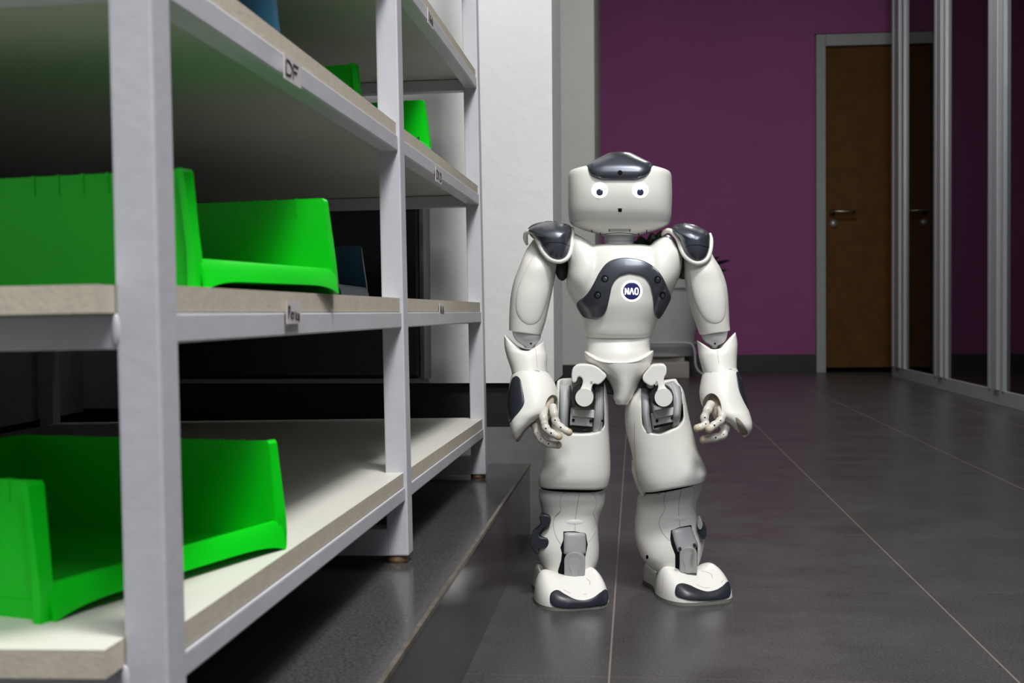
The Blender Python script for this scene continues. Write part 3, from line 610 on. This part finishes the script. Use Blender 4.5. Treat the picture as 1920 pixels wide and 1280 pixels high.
loft('knee_gap', [sk2(908, 1205, 1317, .047, .042, 2.6, vr=886), sk2(928, 1206, 1314, .044, .042, 2.6, vr=906)], BLACK, sh_r, rc=0, n=40)
loft('knee_cover', [st_(868, 1184.5, 1208, .006, .034, 2.1), st_(885, 1185, 1214, .014, .040, 2.1), st_(903, 1190, 1216, .015, .040, 2.1), st_(918, 1196, 1213, .010, .034, 2.1), st_(926, 1201, 1209, .004, .02, 2.1)], WHITE, thigh_r, n=32)
seam('shin_seam', [(1088.8, 915), (1083.8, 940), (1078.8, 975), (1078, 995)], sl, sh_l)
seam('shin_seam', [(1040, 970), (1051, 957.5), (1050, 940), (1056, 926), (1070, 921)], sl, sh_l, r=.0002); seam('shin_seam', [(1051, 957.5), (1040, 970), (1037.5, 985), (1042.5, 1005), (1053, 1022)], sl, sh_l)
seam('shin_seam', [(1090, 919), (1110, 925), (1118.5, 937.5), (1117, 950), (1112.5, 962.5), (1118.5, 980), (1117, 996), (1104, 1016)], sl, sh_l, r=.00022)
seam('shin_seam', [(1281, 904), (1273.8, 936.9), (1272.6, 961), (1275, 987)], sr, sh_r)
seam('shin_seam', [(1266.6, 915), (1249.6, 922), (1244.8, 937), (1246, 956), (1236, 975.6), (1240, 995), (1256, 1014)], sr, sh_r)
seam('shin_seam', [(1282, 911), (1300, 914), (1303, 925), (1299, 942), (1304, 958)], sr, sh_r, r=.0002)
dot('screw_recess', 1127, 926.5, 3, sl, MATS['pale_plate'], sh_l, t=.0004, ry=3.4); dot('screw_recess', 1234.6, 924, 4, sr, GREYL, sh_r, t=.0004, ry=3); dot('screw_recess', 1213.5, 1044, 2.4, sr, BLACK, sh_r, t=.0004, ry=4)
patch('shin_ridge', circ(1077.5, 978.5, 16, 4.5), sl, WHITE, sh_l, t=.0007, N=40, pw=1.1); patch('shin_ridge', circ(1275, 971.5, 14, 4.5), sr, WHITE, sh_r, t=.0007, N=40, pw=1.1)
# ankle windows with grey covers
patch('ankle_window', [(1056.5, 996), (1077, 995.5), (1098.5, 999.5), (1100, 1010), (1102, 1020), (1100, 1032), (1097, 1045), (1096, 1078), (1048, 1078), (1046, 1070), (1052, 1050), (1053.5, 1036), (1050.5, 1026), (1056, 1012)], sl, BLACK, sh_l, t=.0004, N=80, sm=False, ctr=(1076, 1035))
patch('ankle_window', [(1258, 994), (1275, 987.5), (1296, 984), (1300, 1000), (1308, 1018), (1308, 1066), (1266, 1070), (1266, 1040), (1259, 1022), (1256.5, 1010)], sr, BLACK, sh_r, t=.0004, N=80, sm=False, ctr=(1283, 1028))
ANK = mat('ankle_grey', (.36, .37, .385), .4)
patch('ankle_cover', [(1058, 999), (1063, 997.5), (1077, 997.6), (1091, 998.6), (1096.5, 1000), (1098, 1018), (1097.5, 1037), (1092, 1042), (1063, 1041), (1057, 1037), (1057, 1018)], sl, ANK, sh_l, t=.0050, N=80, sm=False, pw=9, ctr=(1077, 1019))
patch('ankle_cover', [(1259.5, 996), (1262, 992.5), (1276, 989), (1293, 986.5), (1296, 990), (1302, 1006), (1306.5, 1020), (1304, 1027), (1276, 1035), (1270, 1034), (1264, 1016)], sr, ANK, sh_r, t=.0050, N=80, sm=False, pw=9, ctr=(1282, 1010))
for u, v, q in ((1061.2, 1036.2, sh_l), (1093.6, 1037.2, sh_l), (1275, 1029.6, sh_r), (1302.5, 1022.8, sh_r)):
    disc('screw', u, v, D-.0335, 3.1, .006, DARK2, q, bev=.0005); disc('screw_core', u, v, D-.0152, 1.3, .006, GREY, q, bev=.0002)
TON = mat('tongue_grey', (.34, .345, .34), .5)
def tongue(cu, cv, wd, vb, par, Yt, lean=0):
    out = [(cu-wd+lean, vb), (cu-wd, cv+14)] + [(cu+wd*math.cos(a), cv+14-16*math.sin(a)) for a in [PI-PI*i/14 for i in range(1, 14)]] + [(cu+wd, cv+14), (cu+wd+lean, vb)]
    slab('ankle_tongue', out, Yt, .022, TON, par, bev=.0012)
    k = [(cu-6, vb-2), (cu-5.5, cv+36), (cu-9.5, cv+28), (cu-10.5, cv+19), (cu-7, cv+11), (cu, cv+8.5), (cu+7, cv+11), (cu+10.5, cv+19), (cu+9.5, cv+28), (cu+5.5, cv+36), (cu+6, vb-2)]
    slab('tongue_relief', k, Yt-.0006, .01, mat('tongue_relief_grey', (.37, .375, .37), .5), par, bev=.0004, sm=60)
tongue(1077.2, 1036.5, 19.3, 1083, sh_l, D-.043); tongue(1290.8, 1026.5, 16.5, 1075, sh_r, D-.019)
# calf pads
cpd = slab('calf_pad', [(1011, 968), (1019, 965), (1030, 968), (1032.5, 977), (1029, 985), (1021, 987), (1014.5, 994), (1010, 1003.8), (1015, 1007.5), (1025, 1009), (1029, 1016), (1026, 1025), (1018, 1028), (1009, 1028), (1010, 1040), (1000, 1033), (994, 1018), (996, 1002), (1006, 993), (1013, 983)], D-.031, .034, DARK2, sh_l, bev=0, sm=90); fuse(cpd, .0008, 5)
cpd = slab('calf_pad', circ(1318.3, 997.5, 6.6, 14, n=40), D-.000, .034, DARK2, sh_r, bev=0); fuse(cpd, .0008, 5)
cpd = slab('calf_pad_stem', circ(1312.5, 983, 5, 10, n=30), D-.002, .030, GREYL, sh_r, bev=0); fuse(cpd, .0008, 5)

# ---- feet
def foot(cx, cy, ang, nm, bumper, seams):
    ca, sa = math.cos(ang), math.sin(ang)
    def W(x, y, z): return Vector((cx + x*ca + y*sa, cy + x*sa - y*ca, z))   # y forward = toward the viewer
    st = [(-.0795, .006, .004, .008), (-.077, .016, .015, .021), (-.070, .0235, .0130, .0245), (-.055, .0270, .010, .0215), (-.038, .0275, .009, .0165), (-.022, .0295, .0095, .0150), (-.008, .034, .015, .0190), (.006, .0395, .0215, .0310), (.020, .0435, .0270, .0365),
          (.034, .0452, .0300, .0345), (.047, .0450, .0265, .0295), (.058, .0430, .0220, .0235), (.068, .0385, .0165, .0170), (.0755, .030, .0110, .0115), (.0795, .016, .0055, .006)]
    rows = smooth_list([list(s) for s in st], 4); bm = bmesh.new(); G = []; K = 41
    for y, hw, zc, zs in rows:
        row = []
        for j in range(K):
            t = -math.cos(PI*j/(K-1)); a = abs(t)
            if a < .68: q = a/.68; q = q*q*(3-2*q); z = zc+(zs-zc)*q
            else: z = zs*max(0, 1-((a-.68)/.32)**2.2)**.5
            row.append(bm.verts.new(W(t*hw, y - .004*(1-t*t)*(y > .07)*0, .003+max(z, 0))))
        G.append(row)
    for r, s in zip(G, G[1:]):
        for j in range(K-1): bm.faces.new((r[j], r[j+1], s[j+1], s[j]))
    bm.faces.new(G[0]); bm.faces.new(list(reversed(G[-1])))
    f = link('foot', bm, WHITE2, rob)
    bm = bmesh.new(); out = [(hw+.0002, y*1.004) for y, hw, _, _ in rows]; out = out + [(-a, b) for a, b in reversed(out)]
    A = [bm.verts.new(W(x, y, 0)) for x, y in out]; B = [bm.verts.new(W(x, y, .0040)) for x, y in out]; n = len(A)
    bm.faces.new(A); bm.faces.new(list(reversed(B)))
    for i in range(n): bm.faces.new((A[i], B[i], B[(i+1) % n], A[(i+1) % n]))
    link('sole', bm, mat('sole_grey', (.20, .20, .17), .6), f, smooth=False)
    bm = bmesh.new(); ball(bm, W(0, -.012, .020), .026, .028, .014, 24); link('ankle_joint', bm, mat('ankle_dark', (.02, .02, .022), .6), f)
    ft = bvh_of(f)
    for s in seams: seam('foot_seam', s, ft, f, r=.0003, m=mat('worn_line', (.36, .30, .24), .6), N=20, Yf=1.56)
    A_, B_ = bumper
    ribbon('toe_bumper', A_, B_, ft, DARK2, f, t=.0016, N=60, K=13, Yf=1.54)
    return f
foot(-.0935, 1.617, .32, 'l',
     ([(1031, 1122), (1034, 1111), (1045, 1106), (1060, 1114.5), (1077.5, 1123), (1095, 1125), (1112, 1120), (1125, 1110.5), (1134, 1104.5), (1139, 1111)], [(1031, 1127), (1038, 1136), (1050, 1139), (1065, 1140.5), (1080, 1141), (1095, 1140.5), (1115, 1138.5), (1128, 1136), (1137.5, 1130), (1140, 1118)]),
     [[(1057, 1105), (1066, 1110), (1070, 1112)], [(1094, 1114), (1101, 1113)], [(1100, 1084), (1106, 1090), (1106, 1096)]])
foot(.0575, 1.652, .40, 'r',
     ([(1265.5, 1110), (1269, 1097), (1279, 1093.5), (1293, 1097), (1307.7, 1104), (1324.7, 1108.8), (1341.6, 1106), (1353.8, 1099), (1363, 1090), (1367.5, 1096)], [(1266, 1114), (1272, 1119), (1282, 1122.5), (1293, 1125), (1309, 1126), (1329.5, 1125.8), (1350, 1124), (1361, 1121.5), (1368, 1116), (1369.5, 1103)]),
     [[(1306, 1095), (1318, 1101), (1331, 1101.5)], [(1352, 1092), (1356, 1088)], [(1316, 1070), (1332, 1075), (1336, 1083)], [(1244, 1082), (1243, 1098), (1242, 1112)]])

# ---- arms
def cap_shell(out, ctr):
    pts = [list(p) for p in out]; n = len(pts); raw = []
    for i in range(n):
        a, b, c, d = pts[(i-1) % n], pts[i], pts[(i+1) % n], pts[(i+2) % n]
        for j in range(8): raw.append([cr(a[q], b[q], c[q], d[q], j/8) for q in range(3)])
    pts = resample(raw+[raw[0]], 81)[:-1]; rings = [[P(p[0], p[1], Ya+p[2]+.012) for p in pts]]
    for q in (1, .985, .95, .88, .78, .65, .5, .35, .2, .08):
        rings.append([P(ctr[0]+(p[0]-ctr[0])*q, ctr[1]+(p[1]-ctr[1])*q, Ya+ctr[2]+(p[2]-ctr[2])*(1-math.sqrt(max(0, 1-q**2.6)))) for p in pts])
    return rings_to_bm(rings, True, True)
def arm(side, ua, elbow, fore, cap_dome, rimpts, capseam, bulge, jointc, shell):
    ub = loft('upper_arm', ua, WHITE, rob, n=56, rc=.0015); bt = bvh_of(ub)
    patch('arm_bulge', bulge, bt, WHITE, ub, t=.0017, N=80, pw=9)
    el = loft('elbow_joint', elbow, GREY, rob, n=40, rc=.003)
    et = bvh_of(el); cu = (elbow[-1][0]+elbow[-1][2])/2; dot('screw', cu+ (2 if side > 0 else 3), elbow[-1][1]-4, 2, et, BLACK, el, t=.0003)
    fa = loft('forearm', fore, WHITE, rob, n=56, rc=0, dip0=.0150, dips=1.6, cap0=Vector((0, 0, -.012)))
    dome = link('shoulder_cap', merge([loft('', cap_dome, None, None, bm_only=True, n=56, rc=.001), cap_shell(*shell)]), DARK, rob); dt = bvh_of(dome)
    seam('cap_seam', capseam, dt, dome, r=.00035, m=BLACK)
    bm = bmesh.new(); pr = smooth_open(rimpts, 70)
    tube_pts(bm, [P(p[0], p[1], Ya+p[2]) for p in pr], [.0031*min(1, .55+min(i, 69-i)*.12) for i in range(70)], 12); link('cap_rim', bm, WHITE, dome)
    bm = bmesh.new(); ball(bm, P(jointc[0], jointc[1], D+.002), .009, .018, .016); link('shoulder_joint', bm, mat('joint_dark', (.03, .03, .03), .5), ub)
    return ub, fa, bvh_of(fa)
Ya = D-.004
def sa_(v, l, r, f, b, e=2.3, vr=None, Y=Ya): return (l, v, r, v if vr is None else vr, Y, f, b, e)
_, faL, ftL = arm(-1,
    [sa_(452, 998, 1040, .010, .020), sa_(464, 989.5, 1049, .016, .026), sa_(480, 981.5, 1048, .024, .029), sa_(500, 974, 1044.5, .032, .031), sa_(524, 964.5, 1039.5, .033, .032), sa_(552, 958.5, 1034, .034, .033), sa_(578, 956, 1028, .033, .032), sa_(601, 955, 1023, .031, .030), sa_(617, 955, 1015.5, .0285, .028, vr=625)],
    [sa_(612, 961, 1014, .025, .025, vr=618), sa_(625, 961.5, 1014, .0255, .025, vr=630), sa_(638, 968, 1011, .023, .022), sa_(648, 982, 1003, .015, .015)],
    [sa_(627, 946, 1020, .028, .028, 2.3, vr=641, Y=D-.012), sa_(646, 946, 1023, .029, .029, 2.3, vr=654, Y=D-.014), sa_(668, 950.5, 1025.5, .029, .030, 2.3, Y=D-.018), sa_(690, 958, 1025, .029, .031, 2.3, Y=D-.022), sa_(704, 961, 1026, .029, .031, 2.3, Y=D-.025)],
    [sa_(415.5, 1020, 1046, 0.0055, .012), sa_(418, 1006, 1056, 0.0110, .022), sa_(424, 994, 1069, 0.0154, .029), sa_(433, 989, 1072, 0.0182, .033), sa_(445, 997, 1072, 0.0195, .034), sa_(458, 1011, 1071, 0.0204, .032, 2.6), sa_(468, 1017, 1069, 0.0209, .028, 2.8), sa_(478, 1025, 1065, 0.0209, .022, 2.8), sa_(485, 1034, 1058, 0.0206, .015, 2.8), sa_(488, 1041, 1052, 0.0204, .01, 2.8)],
    [(988, 458, .004), (985.5, 448, -.004), (986, 438, -.010), (993, 433.5, -.016), (1002, 438.5, -.022), (1010, 455, -.030), (1018, 471, -.0345), (1031, 485, -.0375), (1047, 490, -.038), (1060, 486, -.0355), (1068, 474, -.030), (1072, 450, -.022), (1073, 427, -.010)],
    [(1016, 461.5), (1028, 455), (1042.5, 454), (1056.5, 456), (1068, 461)],
    [(1004, 478), (985, 507), (971, 541), (967, 574), (974, 596), (990, 608), (1007, 604), (1017, 588), (1026, 560), (1033, 528), (1035, 500), (1030, 480)], (1054, 503),
    ([(990, 431, -.012), (1007, 420, -.004), (1033, 415, 0), (1054, 417.5, -.002), (1071.5, 426, -.008), (1071.5, 450, -.020), (1067.5, 472, -.028), (1060, 484, -.033), (1047, 488.5, -.036), (1032, 483.5, -.035), (1020, 470, -.032), (1011.5, 454, -.028), (1002.5, 439, -.020)], (1043, 450, -.047)))
_, faR, ftR = arm(1,
    [sa_(452, 1288, 1326, .010, .020), sa_(464, 1283, 1331, .016, .026), sa_(481, 1280.5, 1337.5, .024, .029), sa_(503, 1281, 1351, .032, .031), sa_(530, 1284.5, 1361, .033, .032), sa_(556, 1290, 1365, .034, .033), sa_(582, 1296, 1366.5, .033, .032), sa_(604, 1303.5, 1367.5, .031, .030), sa_(625, 1311, 1368.5, .0285, .028, vr=617)],
    [sa_(618, 1314, 1364, .025, .025, vr=612), sa_(630, 1315, 1364, .0255, .025, vr=624), sa_(640, 1320, 1359, .023, .022), sa_(648, 1331, 1346, .015, .015)],
    [sa_(638, 1307, 1379, .028, .028, 2.3, vr=623, Y=D-.012), sa_(652, 1308.5, 1382.5, .029, .029, 2.3, vr=644, Y=D-.014), sa_(669, 1310.5, 1381.5, .029, .030, 2.3, Y=D-.018), sa_(688, 1315.5, 1381, .029, .031, 2.3, Y=D-.022), sa_(702, 1320, 1382, .029, .031, 2.3, vr=694, Y=D-.025)],
    [sa_(420, 1271, 1296, 0.0055, .012), sa_(422.5, 1263, 1306, 0.0110, .022), sa_(428, 1258, 1317, 0.0154, .029), sa_(436, 1264, 1329, 0.0182, .033), sa_(448, 1276, 1331.5, 0.0195, .034), sa_(460, 1281, 1331, 0.0204, .032, 2.6), sa_(471, 1285, 1329.5, 0.0209, .028, 2.8), sa_(481, 1292, 1325, 0.0209, .022, 2.8), sa_(487, 1299, 1319, 0.0206, .015, 2.8), sa_(490, 1304, 1314, 0.0204, .01, 2.8)],
    [(1242.5, 442, -.002), (1245, 435.5, -.010), (1253, 432, -.016), (1262.5, 436.5, -.022), (1272, 449, -.028), (1277.5, 466, -.033), (1285, 480, -.036), (1298, 490.5, -.038), (1311, 493, -.038), (1323, 487.5, -.035), (1330, 475, -.030), (1333, 456, -.022), (1331.5, 438, -.012)],
    [(1284, 463), (1296, 459.5), (1310, 459), (1330, 464)],
    [(1294, 500), (1295, 530), (1301, 560), (1311, 582), (1325, 601), (1344, 606), (1357, 597), (1361.5, 572), (1358, 545), (1349, 512), (1334, 488), (1312, 484)], (1281, 500),
    ([(1260, 427, -.014), (1276.5, 420, -.004), (1290.6, 419.5, 0), (1312, 427, -.002), (1330, 437, -.010), (1332, 457, -.020), (1329, 474, -.028), (1322.5, 485.5, -.033), (1311, 491, -.036), (1299, 488.5, -.036), (1286.5, 478, -.034), (1279, 464, -.031), (1273, 448, -.026), (1264, 436, -.020)], (1303, 452, -.047)))
seam('forearm_seam', [(1004.5, 654), (1006, 670), (1007.5, 688)], ftL, faL, r=.0002); seam('forearm_seam', [(1344, 651), (1346, 665), (1348, 682)], ftR, faR, r=.0002)

def hand(secs, cav, pad, padY, seamp, fingers, palm, flap, padctr):
    h = loft('hand_shell', secs, WHITE, rob, n=56, rc=.0015)
    bm = bmesh.new(); ball(bm, P(cav[0], cav[1], D-.075), cav[2]*D/FPX, .055, cav[3]*D/FPX, 32)
    cut(h, bm, auto=45); t = bvh_of(h)
    seam('wrist_seam', seamp, t, h, r=.0006, N=30, Yf=D-.05)
    patch('hand_pad', pad, t, DARK2, h, t=.0016, N=70, pw=5, Yf=padY, ctr=padctr)
    bm = bmesh.new()
    rings = []
    pp = [P(u, v, Y) for u, v, Y in palm[0]]; rr = palm[1]
    tube_pts(bm, pp, rr, 20); link('palm', bm, SKIN, h)
    for pts, r0 in fingers:
        bm = bmesh.new(); raw = [P(u, v, Y) for u, v, Y in pts]; fine = smooth_open([list(p) for p in raw], 40); fine = [Vector(p) for p in fine]
        # knuckle positions
        L = [0]
        for a, b in zip(raw, raw[1:]): L.append(L[-1]+(b-a).length)
        ks = [l/L[-1] for l in L[1:-1]]
        rad = []
        for i in range(40):
            s = i/39; r = r0*(1.05-.16*s); dd = min([abs(s-k) for k in ks]+[1]); r *= 1+.08*math.exp(-(dd/.05)**2)-.10*math.exp(-((dd-.10)/.025)**2)
            if s > .93: r *= max(.25, math.sqrt(max(0, 1-((s-.93)/.075)**2)))
            rad.append(r)
        tube_pts(bm, fine, rad, 16); fo = link('finger', bm, FING, h)
        bm = bmesh.new()
        for k in ks:
            c = fine[int(k*39)]; bm2 = ball(bm, c+Vector((0, -r0*.98, .0004)), .0011, .0008, .0011, 10)
        link('knuckle_pin', bm, BLACK, fo)
        bm = bmesh.new(); c = fine[-3]; ball(bm, c+(fine[-1]-fine[-4]).normalized()*r0*.25, r0*.93, r0*.93, r0*.93, 16); link('fingertip', bm, mat('worn_fingertip', (.56, .46, .34), .5), fo)
    if flap:
        o = patch('hand_flap', flap, t, mat('flap_inner', (.27, .22, .18), .55, noise=.2, nscale=150), h, t=.0006, N=40, Yf=D-.05)
    return h
def hs_(v, l, r, f, b, e=2.3, vr=None, Y=D-.035): return (l, v, r, v if vr is None else vr, Y, f, b, e)
hand([hs_(695, 962, 1024, .028, .030, Y=D-.025), hs_(703, 959.5, 1031, .030, .031, Y=D-.027), hs_(716, 956.5, 1039, .032, .032, Y=D-.030), hs_(732, 954, 1043.5, .033, .032, Y=D-.034), hs_(748, 953, 1045, .033, .032, Y=D-.038), hs_(762, 953, 1043, .033, .031, Y=D-.041), hs_(773, 953.5, 1030, .033, .030, Y=D-.043), hs_(784, 955, 1011, .031, .028, Y=D-.045), hs_(796, 957, 996, .028, .025, Y=D-.047), hs_(809, 959, 984, .023, .02, Y=D-.048), hs_(820, 963, 977, .016, .014, Y=D-.048), hs_(827, 968, 973, .008, .008, Y=D-.048)],
     (1036, 768, 14.5, 27), [(959, 713), (964, 706), (970, 705), (976, 712), (979, 726), (982.5, 744), (982.5, 757), (975, 770), (963.8, 783), (955, 794), (951.8, 789), (951.5, 766), (953, 738)], D-.045,
     [(961, 701), (977, 691.5), (997, 689), (1015, 691), (1027, 698)],
     [([(1036, 762, D-.062), (1039, 775, D-.072), (1042, 789, D-.074), (1052, 801, D-.078), (1068, 811, D-.082)], .0050),
      ([(1020, 768, D-.062), (1019, 783, D-.074), (1024, 803, D-.078), (1035, 812, D-.080), (1049, 819, D-.082)], .0052),
      ([(1004, 795, D-.055), (1009, 812, D-.060), (1016, 824, D-.064), (1030, 832, D-.068), (1048, 834, D-.070)], .0052)],
     ([(1030, 742, D-.045), (1026, 758, D-.050), (1020, 772, D-.055), (1014, 786, D-.054), (1010, 800, D-.05)], [.006, .009, .010, .009, .005]),
     [(999, 792), (1003, 796), (1000, 803), (990, 812), (980, 824), (971, 829), (968, 824), (976, 815), (986, 802)], (966, 750))
hand([hs_(699, 1318, 1381, .028, .030, vr=690, Y=D-.025), hs_(706, 1316, 1385, .030, .031, vr=699, Y=D-.027), hs_(718, 1313.5, 1388.5, .032, .032, vr=713, Y=D-.030), hs_(734, 1311.5, 1392, .033, .032, vr=730, Y=D-.034), hs_(750, 1313, 1396.5, .033, .032, vr=748, Y=D-.038), hs_(763, 1318, 1401.5, .033, .031, Y=D-.041), hs_(773, 1330, 1405, .033, .030, Y=D-.043), hs_(783, 1348, 1408, .031, .028, Y=D-.045), hs_(793, 1365, 1410, .028, .025, Y=D-.047), hs_(803, 1377, 1409.5, .023, .02, Y=D-.048), hs_(811, 1387, 1406, .016, .014, Y=D-.048), hs_(816, 1393, 1400, .008, .008, Y=D-.048)],
     (1335, 766, 17, 27), [(1380.5, 698), (1384.5, 697.5), (1391, 712), (1396, 728), (1402, 744), (1407, 760), (1410, 776), (1404, 769), (1397, 757), (1391, 745), (1385.5, 731), (1382, 714)], D-.040,
     [(1319, 700), (1331, 691), (1347, 685), (1362, 684), (1381, 689)],
     [([(1333, 757, D-.062), (1327, 768, D-.072), (1321, 783, D-.075), (1322, 796, D-.078), (1306, 803, D-.084)], .0052),
      ([(1352, 765, D-.062), (1354, 779, D-.072), (1350, 789, D-.076), (1339, 797, D-.080), (1329, 805, D-.084)], .0052),
      ([(1359, 785, D-.055), (1360, 802, D-.060), (1355, 815, D-.064), (1341, 820, D-.068), (1318, 824, D-.072)], .0054)],
     ([(1338, 742, D-.045), (1343, 758, D-.050), (1350, 772, D-.055), (1357, 786, D-.054), (1361, 802, D-.05)], [.006, .009, .010, .010, .006]),
     [(1379, 783), (1385, 785), (1392, 792), (1399, 803), (1402, 812), (1396, 816), (1389, 814), (1383, 800)], (1394, 735))

# ================================================================ PLANT BY THE BACK WALL
YP = 6.75
pl = thing('potted_plant', (P(1235, 690, YP).x, YP, 0), 'dark leaved plant in a large pale pot against the purple wall, behind the robot', 'plant')
def lathe(name, cx, cy, prof, m, parent, n=40):
    bm = bmesh.new(); rings_to_bm([[Vector((cx+r*math.cos(2*PI*i/n), cy+r*math.sin(2*PI*i/n), z)) for i in range(n)] for r, z in prof], bm=bm); return link(name, bm, m, parent, auto=50)
PX0 = P(1238, 600, YP).x
POT = mat('pale_pot', (.50, .51, .53), .5, noise=.06, nscale=8); zf = lambda v: P(1238, v, YP).z
lathe('pot', PX0, YP, [(.13, zf(644)), (.175, zf(642)), (.19, zf(615)), (.205, zf(570)), (.212, zf(543)), (.213, zf(541)), (.225, zf(541)), (.227, zf(525)), (.205, zf(524)), (.2, zf(545))], POT, pl)
lathe('saucer', PX0, YP, [(.13, zf(668)), (.17, zf(666)), (.185, zf(650)), (.20, zf(644)), (.2, zf(641)), (.18, zf(642)), (.12, zf(650))], POT, pl)
bm = bmesh.new(); box(bm, (PX0-.17, YP-.15, .0), (PX0+.145, YP+.16, zf(676)), bev=.008); box(bm, (PX0-.12, YP-.12, zf(676)), (PX0+.12, YP+.12, zf(668)))
link('plant_stand', bm, mat('pale_stand', (.34, .31, .28), .6), pl, smooth=False)
LEAF = mat('dark_leaf', (.012, .03, .016), .4, noise=.3, nscale=20); LEAF2 = LEAF
def leaf(base, tip, wd, nm='leaf'):
    bm = bmesh.new(); ax = tip-base; L = ax.length; a = ax.normalized(); side = a.cross(Vector((random.uniform(-.3, .3), 1, .3))).normalized(); up = side.cross(a); G = []
    for i in range(9):
        t = i/8; c = base+ax*t+Vector((0, 0, -.06*L*t*t)); hw = wd*math.sin(PI*min(1, t*.93+.03))**.8; G.append([bm.verts.new(c+side*hw*s+up*(.25*hw*abs(s))) for s in (-1, -.5, 0, .5, 1)])
    for r, s in zip(G, G[1:]):
        for j in range(4): bm.faces.new((r[j], r[j+1], s[j+1], s[j]))
    bmesh.ops.solidify(bm, geom=bm.faces[:], thickness=.0012)
    return link(nm, bm, LEAF, pl)
topc = Vector((PX0, YP, zf(528)))
for tip in [(1200, 440), (1222, 434), (1231, 452), (1188, 450), (1212, 466), (1368, 484), (1366, 502), (1350, 478), (1290, 470), (1282, 500), (1276, 512), (1260, 478), (1240, 430), (1225, 445), (1300, 500), (1180, 470), (1160, 500), (1320, 492)]:
    T_ = P(tip[0], tip[1], YP+random.uniform(-.12, .12)); B_ = topc+Vector((random.uniform(-.06, .06), random.uniform(-.06, .06), -.02))
    leaf(T_+(B_-T_)*.42, T_, .035 if tip[0] < 1340 else .012)
    bm = bmesh.new(); tube_pts(bm, [B_, B_+(T_-B_)*.3+Vector((0, 0, .02)), T_+(B_-T_)*.40], .004, 6); link('stem', bm, LEAF, pl)
# white hose looping beside the pot
bm = bmesh.new(); hp = smooth_open([list(P(u, v, 6.45)) for u, v in ((1190, 643), (1250, 643), (1290, 643), (1300, 650), (1303, 665), (1304, 682), (1308, 693), (1316, 700), (1330, 703))], 60)
tube_pts(bm, [Vector(p) for p in hp], .0055, 8); ho = link('hose', bm, mat('pale_hose', (.45, .45, .46), .5), None, origin=(PX0+.2, 6.45, 0))
tag(ho, 'thin pale hose looping down beside the plant pot near the purple wall', 'hose')
